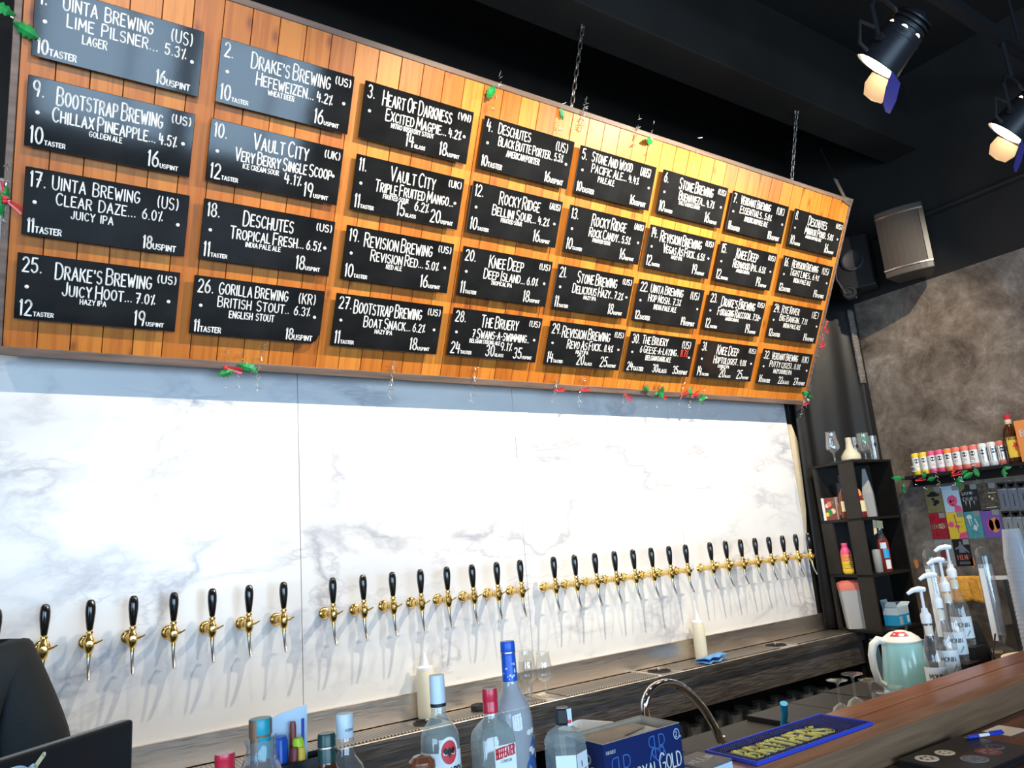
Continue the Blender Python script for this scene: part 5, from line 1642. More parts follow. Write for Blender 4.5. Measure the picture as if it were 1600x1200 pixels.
for i, (c1, c2) in enumerate(cans):
    t = thing('drink_can', '%s slim drink can on wall shelf, %s' % (c2, posn[i]), 'can', (5.385, -.632 - i * .0555, 1.8655), (0, 0, radians(rnd.uniform(-25, 25))), 'drink cans on the wall shelf')
    b = MB(); r_ = .0265
    b.lathe([(.021, 0), (r_, .008), (r_, .034), (r_, .122), (r_, .144), (.0225, .153)], n=24, ms=[0, 0, 1, 0, 0]); b.build('can_body', [M[c1], M['white_card'] if i < 8 else M['silver']], t)
    b = MB(); b.lathe([(.0222, .153), (.0228, .1555), (.021, .1555), (.020, .153), (1e-5, .153)], n=20); b.build('lid', M['silver'], t)
    b = MB(); b.cdisc(r_ + .0003, 200, .098, .0155, n=16); b.build('round_emblem', M['ink'], t)
    b = MB()
    for a_ in range(185, 222, 6):
        b.patch(r_ + .0003, a_, a_ + 4, .058, .062 + .002 * (a_ % 2), n=2)
    b.patch(r_ + .0003, 186, 218, .068, .071, n=6); b.build('small_print', M[c1] if c1 != 'white_card' else M['grey_card'], t)
t = thing('whisky_bottle', 'dark amber bottle with red cap and yellow label printed FIREBALL', 'bottle', (5.375, -1.262, 1.8655), (0, 0, radians(8)))
b = MB(); b.lathe([(.042, 0), (.045, .006), (.045, .185), (.038, .215), (.022, .238), (.0175, .250)], n=30); b.build('glass_body', M['dark_amber'], t)
b = MB(); b.lathe([(.0180, .248), (.0185, .275), (.0175, .277)], n=22); b.build('neck_band', M['cream_label'], t)
b = MB(); b.lathe([(.0180, .277), (.0185, .305), (.017, .309), (1e-5, .309)], n=22); b.build('cap', M['red_plastic'], t)
b = MB(); b.patch(.0454, 150, 260, .035, .165, n=20); b.build('paper_label', M['yellow'], t)
text_on_cyl('FIREBALL', .0458, 205, .145, .018, .078, .0030, 'ink', .55).build('brand_lettering', M['ink'], t)
b = MB()
fl = [(-.012, .0), (-.016, .02), (-.006, .032), (-.008, .05), (.004, .036), (.010, .046), (.015, .022), (.010, 0), (0, -.012)]
b.add([(.0458 * cos(radians(207) + x / .0458), .0458 * sin(radians(207) + x / .0458), .085 + z) for x, z in fl], [tuple(range(len(fl)))]); b.build('red_flame_print', M['red_ink'], t)
t = thing('orange_box', 'plain bright orange box standing right of the amber bottle', 'box', (5.36, -1.315, 1.8655), (0, 0, radians(3)))
b = MB(); b.box(-.05, .10, -.20, 0, 0, .255); b.build('box', M['orange'], t, bevel=.001, seg=1)
b = MB(); b.M = Matrix.Translation((-.0505, 0, 0)) @ Matrix.Rotation(radians(-90), 4, 'Z')
letter(b, 'Ba', .024, .155, .04, width=.05, sw=.005, y=-.0006); b.M = None
b.build('white_print', M['white_card'], t)
for i, (yy, z, lv, rb, ts, lab) in enumerate((
        (-.575, 1.832, 2, 0, 8, 'green holly leaf at left tip of can shelf'), (-.66, 1.842, 0, 1, 6, 'tiny red berries on can shelf edge under first can'), (-.715, 1.842, 2, 0, 6, 'green holly leaves on can shelf under gold cans'),
        (-.80, 1.845, 0, 0, 22, 'silver tinsel tuft on can shelf under pink cans'), (-.905, 1.842, 0, 2, 8, 'red foil ribbons on can shelf under orange can'), (-.955, 1.832, 3, 0, 6, 'large green holly leaves on can shelf next to red ribbons'),
        (-1.05, 1.85, 2, 0, 14, 'green leaves with tinsel on can shelf under silvery cans'), (-1.22, 1.835, 2, 0, 8, 'green holly leaf on can shelf under amber bottle'))):
    holly((5.293, yy, z), lv, rb, ts, lab, 400 + i * 9, size=.95, face=(-1, -.2, 0), group='holly sprigs along the can shelf')

# ------------------------------------------------------------------ cards taped to the concrete wall (facing -x)
def wall_card(y0, y1, z0, z1, base, label, prints=(), words_=(), group='beer cards on the concrete wall', name='beer_card', cat='card'):
    t = thing(name, label, cat, (5.4985, y0, z0), (0, 0, radians(-90)), group)      # local x runs to the viewer's right
    w_, h_ = y0 - y1, z1 - z0
    b = MB(); b.box(0, w_, -.002, 0, 0, h_); b.build('card', M[base], t)
    for nm, col, shapes in prints:
        b = MB()
        for k, pts in enumerate(shapes):
            b.yprism([(x * w_, z * h_) for x, z in pts], -.0026 - .00025 * k, -.0021)
        b.build(nm, M[col], t)
    for tx, x, z, hh, ww, col in words_:
        b = MB(); letter(b, tx, x * w_, z * h_, hh * h_, width=ww * w_, sw=hh * h_ * .17, y=-.0036, ar=.55); b.build('lettering', M[col], t)
    return t


def blob(cx, cz, rx, rz, n=12, j=.0, seed=1):
    r = random.Random(seed)
    return [(cx + rx * cos(2 * PI * i / n) * (1 + r.uniform(-j, j)), cz + rz * sin(2 * PI * i / n) * (1 + r.uniform(-j, j))) for i in range(n)]


def tab():
    return ('corner_tab', 'grey_card', [[(.62, .80), (.98, .80), (.98, .99), (.62, .99)]])


M['olive'] = mat('olive_print', (0.24, 0.20, 0.09), .5); M['camo'] = mat('brown_camo_print', (0.09, 0.07, 0.05), .5, var=.9, scale=60)
M['teal_card'] = mat('teal_print', (0.08, 0.34, 0.36), .5, var=.2, scale=40); M['violet_card'] = mat('violet_print', (0.22, 0.10, 0.42), .5)
M['crimson'] = mat('crimson_print', (0.42, 0.012, 0.03), .5, var=.35, scale=50); M['slate_grey'] = mat('blue_grey_print', (0.20, 0.21, 0.24), .55)
wall_card(-.588, -.702, 1.605, 1.780, 'olive', 'olive card with dark hat figure, top row leftmost on concrete wall', [tab(), ('dark_figure', 'ink', [blob(.5, .68, .40, .07), blob(.5, .74, .22, .08), blob(.45, .52, .10, .06), blob(.62, .40, .18, .09), blob(.5, .3, .1, .05)])])
wall_card(-.707, -.820, 1.598, 1.776, 'light_blue_card', 'pale blue card with pink head, top row second on concrete wall', [tab(), ('pink_head', 'pink', [blob(.52, .42, .30, .22, 14, .08), [(.55, .0), (1.0, .0), (.95, .18), (.6, .3)]]), ('dark_marks', 'maroon', [blob(.42, .40, .05, .06), blob(.58, .42, .05, .05), blob(.5, .26, .1, .03)])])
wall_card(-.825, -.940, 1.592, 1.772, 'ink', 'black card with white dripping words, top row third on concrete wall', [tab(), ('gold_corner', 'olive', [[(0, .72), (.3, .86), (.35, 1), (0, 1)]]), ('drips', 'white_card', [[(.2, .38), (.25, .38), (.23, .2)], [(.42, .38), (.47, .38), (.45, .12)], [(.66, .38), (.71, .38), (.69, .22)]])],
          [('LIQUID', .12, .62, .10, .62, 'white_card'), ('DRIPS', .12, .40, .12, .78, 'white_card')])
wall_card(-.945, -1.055, 1.588, 1.768, 'camo', 'brown camouflage card, top row fourth on concrete wall', [tab(), ('pale_lines', 'cream_label', [[(.5, .62), (.95, .62), (.95, .65), (.5, .65)], [(.25, .10), (.85, .10), (.85, .13), (.25, .13)], blob(.7, .42, .07, .04), blob(.55, .5, .05, .05)])])
wall_card(-.588, -.700, 1.422, 1.601, 'crimson', 'crimson card with yellow word COOKED, second row leftmost on concrete wall', [tab(), ('dark_drips', 'maroon', [[(.1, 0), (.2, .3), (.25, 0)], [(.4, 0), (.5, .34), (.55, 0)], [(.7, 0), (.8, .3), (.88, 0)]])], [('COOKED', .08, .40, .17, .84, 'cream_label')])
wall_card(-.705, -.818, 1.418, 1.597, 'yellow', 'yellow and pink card, second row second on concrete wall', [tab(), ('pink_waves', 'pink', [[(.5, .0), (1, .0), (1, .25), (.6, .2)], blob(.2, .55, .18, .1, 10, .3), blob(.55, .45, .15, .07, 9, .3)]), ('branch', 'maroon', [[(.45, .9), (.5, .9), (.58, .2), (.54, .2)], [(.2, .65), (.8, .6), (.8, .62)], [(.25, .5), (.85, .42), (.8, .44)]])])
wall_card(-.823, -.925, 1.415, 1.596, 'teal_card', 'teal card with white sea creatures, second row third on concrete wall', [tab(), ('white_creatures', 'white_card', [blob(.3, .78, .17, .08, 12, .1), [(.2, .7), (.26, .7), (.3, .45), (.26, .45)], [(.36, .7), (.4, .7), (.42, .5), (.4, .5)], blob(.55, .38, .14, .10, 9, .35), [(.6, .7), (.66, .7), (.78, .42), (.72, .42)]])])
wall_card(-.928, -1.045, 1.412, 1.594, 'violet_card', 'violet card with orange and pink face, second row fourth on concrete wall', [tab(), ('orange_face', 'orange', [blob(.62, .45, .30, .27, 14, .08)]), ('pink_side', 'pink', [blob(.42, .45, .16, .22, 12, .1)]), ('yellow_side', 'yellow', [blob(.78, .48, .12, .2, 12, .1)])])
wall_card(-.588, -.706, 1.238, 1.419, 'grey_card', 'grey card with red-brown figure half behind syrup pumps', [('red_figure', 'maroon', [blob(.5, .45, .25, .2, 12, .2), blob(.5, .78, .1, .07)]), ('white_band', 'white_card', [[(.2, .12), (.8, .12), (.8, .2), (.2, .2)]])])
wall_card(-.711, -.820, 1.236, 1.414, 'ink', 'black card with grey dancer and red word PELVIS on concrete wall', [tab(), ('grey_dancer', 'slate_grey', [blob(.45, .86, .08, .07), [(.35, .8), (.6, .8), (.7, .5), (.3, .5)], [(.36, .75), (.1, .68), (.1, .62), (.38, .66)], [(.58, .76), (.8, .6), (.9, .5), (.85, .48), (.6, .64)]]), ('pale_lines', 'grey_card', [[(.2, .14), (.85, .14), (.85, .16), (.2, .16)], [(.2, .09), (.85, .09), (.85, .11), (.2, .11)]])], [('PELVIS', .16, .25, .16, .7, 'coral')])
for i, (yy, zz_, up) in enumerate(((-1.064, 1.588, 1), (-1.121, 1.585, 1), (-1.178, 1.582, 1), (-1.054, 1.405, 0), (-1.111, 1.402, 0), (-1.168, 1.399, 0))):
    nth = ('first', 'second', 'third')[i % 3]
    wall_card(yy, yy - .054, zz_, zz_ + .176, 'slate_grey' if up else 'grey_card', '%s narrow grey card with horned emblem in the %s trio on concrete wall' % (nth, 'upper' if up else 'lower'),
              [('black_head', 'ink', [[(.02, .76), (.98, .76), (.98, .99), (.02, .99)]]),
               ('horned_emblem', 'white_card', [[(.08, .97), (.3, .90), (.5, .93), (.7, .90), (.92, .97), (.80, .86), (.66, .84), (.5, .77), (.34, .84), (.2, .86)]]),
               ('dark_stem', 'ink', [[(.46, .1), (.54, .1), (.54, .55), (.46, .55)]])], [('STONE', .08, .69, .05, .84, 'white_card')], 'narrow grey cards on the concrete wall', 'narrow_card')
for yy, zz_, lab in ((-.415, 1.225, 'small orange paper scrap on wall left of syrup pumps'), (-.795, 1.225, 'small orange paper scrap on wall under black card')):
    t = thing('paper_scrap', lab, 'paper scrap', (5.4985, yy, zz_), (0, 0, radians(-90)))
    b = MB(); b.yprism([(0, .06), (.03, .065), (.034, .02), (.018, 0), (.008, .01)], -.002, 0); b.build('scrap', M['orange'], t)

# wall rail with orange cloth
t = thing('wall_rail', 'white towel rail on the concrete wall behind syrup bottles', 'rail', (5.42, -.75, 1.165))
b = MB(); b.box(-.012, .006, -.30, .20, -.012, .012); b.box(.006, .079, -.29, -.27, -.01, .01); b.box(.006, .079, .17, .19, -.01, .01); b.build('rail_bar', M['cream'], t)
t = thing('orange_cloth', 'orange cloth draped over the white wall rail', 'cloth', (5.405, -.75, 1.00))
b = MB()
vs, fs = [], []
for j in range(9):
    for i in range(15):
        yy = .165 - .33 * i / 14 - .015 * (j / 8)
        vs.append((-.001 - .006 * sin(i * 1.1 + j * .3) - .004 * sin(i * 2.7), yy, .180 - .165 * j / 8 + .008 * sin(i * .9) * (j / 8)))
for j in range(8):
    for i in range(14):
        a = j * 15 + i
        fs.append((a, a + 1, a + 16, a + 15))
b.add(vs, fs, 0, True)
o = b.build('cloth_front', M['orange_cloth'], t); o.modifiers.new('thick', 'SOLIDIFY').thickness = .003
# ------------------------------------------------------------------ things on the work counter
# syrup rack with four pump bottles on rising steps
t = thing('syrup_rack', 'black stepped rack holding four pump syrup bottles beside mint kettle', 'rack', (3.28, -1.70, .8805))
steps = [(3.045, -1.775, .925), (3.167, -1.765, .968), (3.295, -1.74, 1.018), (3.419, -1.715, 1.062)]
for i, (x, y, z) in enumerate(steps):
    b = MB(); b.box(x - 3.28 - .052, x - 3.28 + .052, y + 1.70 - .055, y + 1.70 + .055, .0 if i == 0 else .0, z - .8805 - .001); b.build('step', M['black_plastic'], t)
b = MB()
b.tube([(-.16, -.16, .0), (.02, -.16, .14), (.11, -.15, .235)], .0035, 6); b.build('wire_brace', M['black_plastic'], t)
b = MB(); b.add([(.195, -.10, 0), (.195, .06, 0), (.245, -.10, .0), (.245, .06, 0), (.195, -.05, .27), (.205, -.02, .27)], [(0, 1, 5, 4), (2, 4, 5, 3), (0, 4, 2), (1, 3, 5), (0, 2, 3, 1)])
b.build('end_panel', M['black_plastic'], t)


def syrup(loc, rz, label, tint, sec):
    t = thing('syrup_bottle', label, 'bottle', loc, (0, 0, radians(rz)), 'pump syrup bottles in the black rack')
    b = MB(); b.lathe([(.035, 0), (.0375, .005), (.0375, .13), (.036, .15), (.027, .185), (.018, .215), (.0155, .24), (.0150, .268), (.0165, .270), (.0165, .278)], n=28); b.build('glass_body', M[tint], t)
    b = MB(); b.lathe([(.0185, .270), (.0190, .300), (.0165, .304), (.0125, .310), (.0105, .325)], n=22); b.build('pump_collar', M['white_plastic'], t)
    b = MB(); b.lathe([(.0055, .324), (.0055, .388)], n=12); b.build('pump_stem', M['white_plastic'], t)
    b = MB(); b.tube([(.016, 0, .393), (-.005, 0, .396), (-.030, 0, .393), (-.052, 0, .381)], [.009, .0115, .009, .006], 12); b.build('pump_spout', M['white_plastic'], t)
    b = MB(); b.patch(.0379, 165, 335, .03, .115, n=24); b.build('paper_label', M['white_card'], t)
    text_on_cyl('MONIN', .0382, 247, .075, .016, .052, .0026, 'ink', .6).build('brand_lettering', M['ink'], t)
    b = MB()
    for k in range(5):
        a0 = 262 + k * 5
        b.patch(.0382, a0, a0 + 4, .038 + k * .004, .044 + k * .005, n=2)
    b.build('leaf_print', M['leaf'] if sec else M['olive'], t)
    b = MB(); b.patch(.0164, 200, 340, .225, .262, n=12); b.build('neck_label', M['paper'], t)
    return t


vw = 35
for (x, y, z), lab, tint, sec in zip(steps, ('pump syrup bottle nearest the mint kettle, lowest step', 'second pump syrup bottle from the mint kettle', 'third pump syrup bottle from the mint kettle, green leaf label', 'tallest standing pump syrup bottle, farthest from the mint kettle'), ('clear', 'clear', 'clear', 'clear'), (0, 0, 1, 1)):
    syrup((x, y, z), -38, lab, tint, sec)

# mint kettle
t = thing('kettle', 'mint green electric kettle with cream handle and lid', 'kettle', (3.30, -1.51, .8805), (0, 0, radians(-34)))
b = MB(); b.lathe([(.098, 0), (.100, .006), (.099, .03), (.078, .195), (.076, .2)], n=40); b.build('kettle_body', M['mint'], t)
b = MB(); b.lathe([(.0775, .2), (.078, .206), (.070, .218), (.045, .236), (.02, .245), (1e-5, .246)], n=36); b.build('lid', M['cream'], t)
b = MB(); b.add([(.0585 * cos(radians(a)) , .0585 * sin(radians(a)), .2285) for a in range(200, 281, 10)] + [(.034 * cos(radians(a)), .034 * sin(radians(a)), .2425) for a in range(280, 199, -10)], [tuple(range(18))]); b.build('red_lid_print', M['red_plastic'], t)
b = MB(); b.tube([(.03, 0, .238), (.033, 0, .262)], .006, 8); b.ball((-.02, .01, .246), .008, n=8, k=5); b.build('lid_knob', M['black_plastic'], t)
b = MB()
hp = [(-.070, 0, .205), (-.098, 0, .214), (-.122, 0, .196), (-.134, 0, .155), (-.134, 0, .10), (-.124, 0, .05), (-.100, 0, .03)]
b.tube(hp, [.016, .017, .0165, .016, .015, .014, .013], 12); b.build('handle', M['cream'], t)
b = MB(); b.add([(.07, -.018, .2), (.07, .018, .2), (.10, 0, .202), (.08, 0, .16)], [(0, 2, 1), (0, 3, 2), (1, 2, 3), (0, 1, 3)]); b.build('spout_lip', M['mint'], t)

# upturned glasses on a cloth
t = thing('glass_cloth', 'pale pink drying cloth under the upturned glasses', 'cloth', (2.70, -1.72, .8805), (0, 0, radians(8)))
b = MB(); b.box(-.17, .24, -.08, .10, 0, .006); b.build('cloth', M['paper'], t, bevel=.002)
def wine(loc, label, s=1.0):
    b = MB()
    b.lathe([(.030 * s, 0), (.037 * s, .035 * s), (.038 * s, .06 * s), (.026 * s, .088 * s), (.008 * s, .10 * s), (.0048 * s, .115 * s), (.0048 * s, .165 * s), (.010 * s, .172 * s), (.036 * s, .178 * s), (.036 * s, .181 * s), (1e-5, .183 * s)], n=30)
    o = b.build('wine_glass', M['clear'], loc=loc); tag(o, label, 'glass', 'upturned stemmed glasses on the drying cloth')


wine((2.545, -1.695, .8868), 'upturned stemmed glass on drying cloth, nearest the blue mat', .97)
wine((2.645, -1.690, .8868), 'upturned stemmed glass on drying cloth, tallest foot, middle of three', 1.0)
wine((2.61, -1.775, .8868), 'upturned stemmed glass on drying cloth, closest to the bar ledge', .96)
tg = None
for (x, y), lab in (((2.688, -1.765), 'upturned tumbler on drying cloth beside stemmed glasses'), ((2.765, -1.715), 'upturned tumbler on drying cloth, middle of three tumblers'), ((2.87, -1.70), 'upturned tumbler on drying cloth in front of mint kettle')):
    if tg is None:
        b = MB(); b.lathe([(.040, 0), (.034, .098), (.032, .102), (.012, .1015), (.012, .095), (1e-5, .094)], n=28); tg = b.build('tumbler', M['clear']); o = tg
    else:
        o = tg.copy(); C.objects.link(o)
    o.location = (x, y, .8868); tag(o, lab, 'glass', 'upturned tumblers on the drying cloth')

# tall clear drink towers
def tower(loc, label):
    t = thing('drink_tower', label, 'drink tower', loc, group='clear drink towers')
    b = MB(); b.lathe([(.055, 0), (.052, .012), (.022, .03), (.020, .05), (.036, .085)], n=28); b.build('tower_base', M['clear'], t)
    b = MB(); b.lathe([(.036, .0852), (.036, .44), (.0335, .44), (.0335, .087)], n=28, close=False); b.build('outer_tube', M['clear_plastic'], t)
    b = MB(); b.lathe([(.012, .088), (.012, .43)], n=16); b.build('ice_tube', M['frosted'], t)
    b = MB(); b.lathe([(.0375, .4402), (.0375, .475), (.034, .505), (.022, .525), (1e-5, .530)], n=28); b.build('domed_cap', M['smoky'], t)
    b = MB(); b.box(-.047, -.037, -.012, .012, .06, .42); b.build('back_strip', M['white_plastic'], t)


tower((4.39, -1.40, .8805), 'clear drink tower with domed grey cap at right of the orange cloth')
tower((4.43, -1.10, .8805), 'clear drink tower with domed grey cap behind the syrup pumps')

# inverted stack of clear cups on the ledge
cup = None
for i in range(22):
    pos = (3.452, -1.962, 1.0505 + i * .0165)
    if cup is None:
        b = MB(); b.lathe([(.0475, 0), (.0485, .003), (.0465, .006), (.032, .118), (.030, .118), (.0445, .006), (.0455, .0)], n=28, close=False); cup = b.build('plastic_cup', M['cup_plastic']); o = cup
    else:
        o = cup.copy(); C.objects.link(o)
    o.location = pos
    tag(o, 'clear plastic cup in the tall upturned stack on bar ledge', 'cup', 'stacked clear plastic cups')

# black carton with vertical white words
t = thing('black_carton', 'black carton with white vertical words UINTA BREWING behind cup stack', 'box', (4.40, -1.62, .8805), (0, 0, radians(-35)))
b = MB(); b.box(-.10, .10, 0, .10, 0, .36); b.build('carton', M['ink'], t)
b = MB(); b.M = Matrix.Rotation(radians(-90), 4, 'Y')
q = MB(); letter(q, 'UINTA BREWING', 0, 0, .028, width=.30, sw=.005, y=-.0008, cap=1.2)
b.M = None
b.add([(-.052 - v.z, v.y, .02 + v.x) for v in q.v], q.f); b.build('lettering', M['paint'], t)
# pale tray rim at the far right
t = thing('round_tray', 'pale round tray rim on work counter at the bar end', 'tray', (4.13, -1.70, .8805))
b = MB(); b.lathe([(.14, 0), (.17, .03), (.175, .034), (.168, .034), (.138, .006), (1e-5, .006)], n=40); b.build('tray', M['paper'], t)
# cutting board with a blue edge leaning at the drip counter end
t = thing('cutting_board', 'thin pale blue board leaning at the drip counter end', 'board', (4.75, -.50, .62), (radians(0), radians(-6), 0))
b = MB(); b.box(-.005, .005, -.012, .035, -.62, .235); b.build('board', M['blue_grey'], t, bevel=.003)

# ------------------------------------------------------------------ laptop, pen and note on the front counter
t = thing('laptop', 'closed black laptop with round stickers on dark wood counter', 'laptop', (2.33, -2.21, .9335), (0, 0, radians(-3)))
b = MB(); b.prism(rrect(.165, .105, .010), 0, .010); b.build('base', M['black_plastic'], t, bevel=.0015, seg=1)
b = MB(); b.prism(rrect(.165, .105, .010), .0105, .019); b.build('screen_lid', M['black_plastic'], t, bevel=.0015, seg=1)


def sticker(x, y, r, cols, label, sq=1.0):
    b = MB(); b.lathe([(r, 0), (r, .0006), (1e-5, .0006)], (x, y, .0191), 26, sx=1, sy=sq); o = b.build('sticker', M[cols[0]], t); o['label'] = label
    b = MB(); b.lathe([(r * .88, .0006), (r * .88, .0009), (1e-5, .0009)], (x, y, .0191), 26, sy=sq)
    b.build('inner_print', M[cols[1]], o)
    b = MB()
    for k in range(6):
        a = k * 1.1 + r * 90
        b.lathe([(r * .17, .0009), (r * .17, .0011), (1e-5, .0011)], (x + r * .5 * cos(a), y + r * .5 * sin(a) * sq, .0191), 8)
    b.build('print_marks', M[cols[2]], o)


sticker(-.108, .050, .030, ('white_card', 'paper', 'maroon'), 'round cream and red sticker')
sticker(-.030, .045, .026, ('cream_label', 'paper', 'olive'), 'square-ish cream sticker')
sticker(-.035, -.038, .034, ('grey_card', 'slate_grey', 'grey_card'), 'round grey sticker')
sticker(.05, -.030, .034, ('maroon', 'maroon', 'grey_card'), 'round maroon sticker')
sticker(.105, -.020, .022, ('grey_card', 'ink', 'maroon'), 'small round black sticker')
t = thing('ballpoint_pen', 'blue and white ballpoint pen lying on the laptop edge', 'pen', (2.452, -2.142, .9588), (0, 0, radians(-25)))
b = MB(); b.M = Matrix.Rotation(radians(90), 4, 'Y')
b.lathe([(.0012, 0), (.004, .014)], n=12, m=2); b.lathe([(.0055, .0142), (.0055, .05)], n=12, m=0); b.lathe([(.0045, .0502), (.0045, .085)], n=12, m=1); b.lathe([(.0055, .0852), (.0055, .128), (.003, .134)], n=12, m=0)
b.M = None; b.build('barrel', [M['blue_plastic'], M['white_plastic'], M['grey_plastic']], t)
b = MB(); b.box(.088, .13, -.0015, .0015, .0056, .0078); b.build('clip', M['blue_plastic'], t)
t = thing('paper_note', 'square cream paper note on wood counter beyond the laptop', 'paper', (2.69, -2.146, .9335), (0, 0, radians(-4)))
b = MB(); b.box(-.05, .05, -.042, .042, 0, .0012); b.build('note', M['paper'], t)

# ------------------------------------------------------------------ till screen at the left end
t = thing('till_screen', 'black till screen back with pale emblem at the bar left end', 'till screen', (.292, -1.956, 1.0625), (0, 0, radians(40.5)))
b = MB(); b.box(-.40, 0, -.012, .012, .045, .318); b.build('screen_shell', M['black_plastic'], t, bevel=.005)
b = MB(); b.box(-.395, -.005, .0125, .0145, .05, .313); b.build('screen_panel', M['black_plastic'], t)
b = MB(); b.box(-.26, -.14, -.055, .075, -.012, .012); b.box(-.22, -.18, .013, .035, .012, .2); b.build('stand', M['black_plastic'], t, bevel=.003)
b = MB()
y_ = -.0128
stroke(b, [(-.215 + .022 * cos(2 * PI * i / 14), .288 + .012 * sin(2 * PI * i / 14)) for i in range(15)], .006, y_)
stroke(b, [(-.25, .278), (-.235, .290), (-.22, .296)], .007, y_); stroke(b, [(-.20, .284), (-.185, .294)], .008, y_)
o = b.build('emblem', M['light_blue_card'], t)
b = MB(); stroke(b, [(-.182, .296), (-.168, .309)], .0035, y_); b.build('emblem_stem', M['cream_label'], o)

# ------------------------------------------------------------------ person at the taps
def skinned(name, verts, edges, radii, material, parent=None, sub=2):
    me = bpy.data.meshes.new(name)
    me.from_pydata(verts, edges, [])
    o = bpy.data.objects.new(name, me); C.objects.link(o)
    o.modifiers.new('skin', 'SKIN')
    if not me.skin_vertices:
        bm = bmesh.new(); bm.from_mesh(me); bm.verts.layers.skin.verify(); bm.to_mesh(me); bm.free()
    for i, r in enumerate(radii):
        d = me.skin_vertices[0].data[i]
        d.radius = r if isinstance(r, tuple) else (r, r)
        d.use_root = i == 0
    s_ = o.modifiers.new('smooth', 'SUBSURF'); s_.levels = sub; s_.render_levels = sub
    dg = bpy.context.evaluated_depsgraph_get()
    me2 = bpy.data.meshes.new_from_object(o.evaluated_get(dg))
    me2.name = name
    bpy.data.objects.remove(o)
    me2.materials.clear(); me2.materials.append(material)
    for p in me2.polygons:
        p.use_smooth = True
    o = bpy.data.objects.new(name, me2); C.objects.link(o)
    if parent is not None:
        o.parent = parent
    return o


def body_joints(sgn_list=(1, -1)):
    v = [(0, 0, .93), (0, .01, 1.05), (0, .02, 1.20), (0, .015, 1.34), (0, .01, 1.425), (0, .0, 1.50), (0, .03, 1.58), (0, .035, 1.66), (0, .02, 1.72)]
    r = [(.15, .105), (.135, .10), (.155, .11), (.155, .105), (.075, .065), (.056, .056), (.078, .092), (.080, .095), (.055, .065)]
    e = [(i, i + 1) for i in range(8)]

    def chain(at_, pts):
        prev = at_
        for p, q in pts:
            v.append(p); r.append(q); e.append((prev, len(v) - 1)); prev = len(v) - 1
        return prev
    # right arm (towards +x) hangs, slightly bent; left arm reaches to the taps
    hand_r = chain(3, [((.175, .0, 1.395), (.066, .066)), ((.225, -.01, 1.25), (.052, .052)), ((.255, .0, 1.12), (.043, .043)), ((.25, .08, .99), (.036, .036)), ((.24, .15, .89), (.027, .027)), ((.238, .18, .85), (.036, .018))])
    hand_l = chain(3, [((-.175, .02, 1.395), (.066, .066)), ((-.24, .12, 1.27), (.052, .052)), ((-.25, .24, 1.17), (.043, .043)), ((-.22, .36, 1.20), (.035, .035)), ((-.19, .45, 1.24), (.027, .027)), ((-.185, .49, 1.26), (.036, .018))])
    for h, (dx, dy, dz) in ((hand_r, (0, .35, -.94)), (hand_l, (.1, .9, .4))):
        b0 = Vector(v[h]); d = Vector((dx, dy, dz)).normalized(); side = Vector((1, 0, 0))
        for k, (o_, L) in enumerate(((-.026, .075), (-.009, .085), (.009, .08), (.025, .065))):
            p1 = b0 + side * o_ + d * .03
            curl = Vector((0, .25, -.45))
            p2 = p1 + d * L * .45; p3 = p2 + (d + curl * .6).normalized() * L * .35; p4 = p3 + (d + curl * 1.3).normalized() * L * .3
            chain(h, [(tuple(p1), (.0095, .0095)), (tuple(p2), (.009, .009)), (tuple(p3), (.0082, .0082)), (tuple(p4), (.007, .007))])
        t1 = b0 + side * .034 - d * .015
        t2 = t1 + (side * .6 + d).normalized() * .035
        chain(h, [(tuple(t1), (.012, .012)), (tuple(t2), (.010, .010)), (tuple(t2 + d * .03), (.009, .009))])
    for sg in (1, -1):
        chain(0, [((sg * .095, 0, .86), (.095, .09)), ((sg * .10, .01, .66), (.078, .078)), ((sg * .10, .015, .50), (.060, .062)), ((sg * .10, .0, .33), (.054, .056)), ((sg * .10, -.01, .10), (.038, .04)), ((sg * .10, .0, .045), (.042, .042)), ((sg * .105, .14, .03), (.042, .03))])
    return v, e, r


pr = thing('person', 'person in black shirt with back turned at the leftmost taps', 'person', (-.045, -1.02, 0))
v, e, r = body_joints()
body = skinned('body', v, e, r, M['skin'], pr)
sv = [(0, 0, .86), (0, .01, 1.05), (0, .02, 1.20), (0, .015, 1.355), (0, .01, 1.44)]
sr = [(.19, .135), (.175, .125), (.185, .13), (.185, .125), (.092, .08)]
se = [(0, 1), (1, 2), (2, 3), (3, 4)]
for pts in ([((.185, .0, 1.405), .092), ((.238, -.01, 1.25), .086), ((.275, .0, 1.12), .084)], [((-.175, .02, 1.395), .088), ((-.24, .12, 1.27), .080), ((-.252, .22, 1.18), .078)]):
    prev = 3
    for p, q in pts:
        sv.append(p); sr.append((q, q)); se.append((prev, len(sv) - 1)); prev = len(sv) - 1
skinned('shirt', sv, se, sr, M['shirt'], pr)
tv = [(0, 0, .94), (0, 0, .88)]; tr = [(.165, .125), (.165, .125)]; te = [(0, 1)]
for sg in (1, -1):
    prev = 1
    for p, q in (((sg * .098, 0, .82), .108), ((sg * .10, .01, .66), .092), ((sg * .10, .015, .48), .076), ((sg * .10, .0, .28), .070), ((sg * .10, -.01, .07), .062)):
        tv.append(p); tr.append((q, q)); te.append((prev, len(tv) - 1)); prev = len(tv) - 1
skinned('trousers', tv, te, tr, M['trousers'], pr)
b = MB()
b.ball((0, .012, 1.68), .094, n=24, k=14, sx=.92, sy=1.12, sz=1.0); hair = b.build('hair', M['hair'], pr)
b = MB()
b.ball((0, .135, 1.625), .013, n=10, k=6, sz=1.5)
b.build('nose', M['skin'], pr)
b = MB()
for sg in (1, -1):
    b.ball((sg * .03, .118, 1.655), .011, n=10, k=6)
b.build('eyes', M['white_card'], pr)
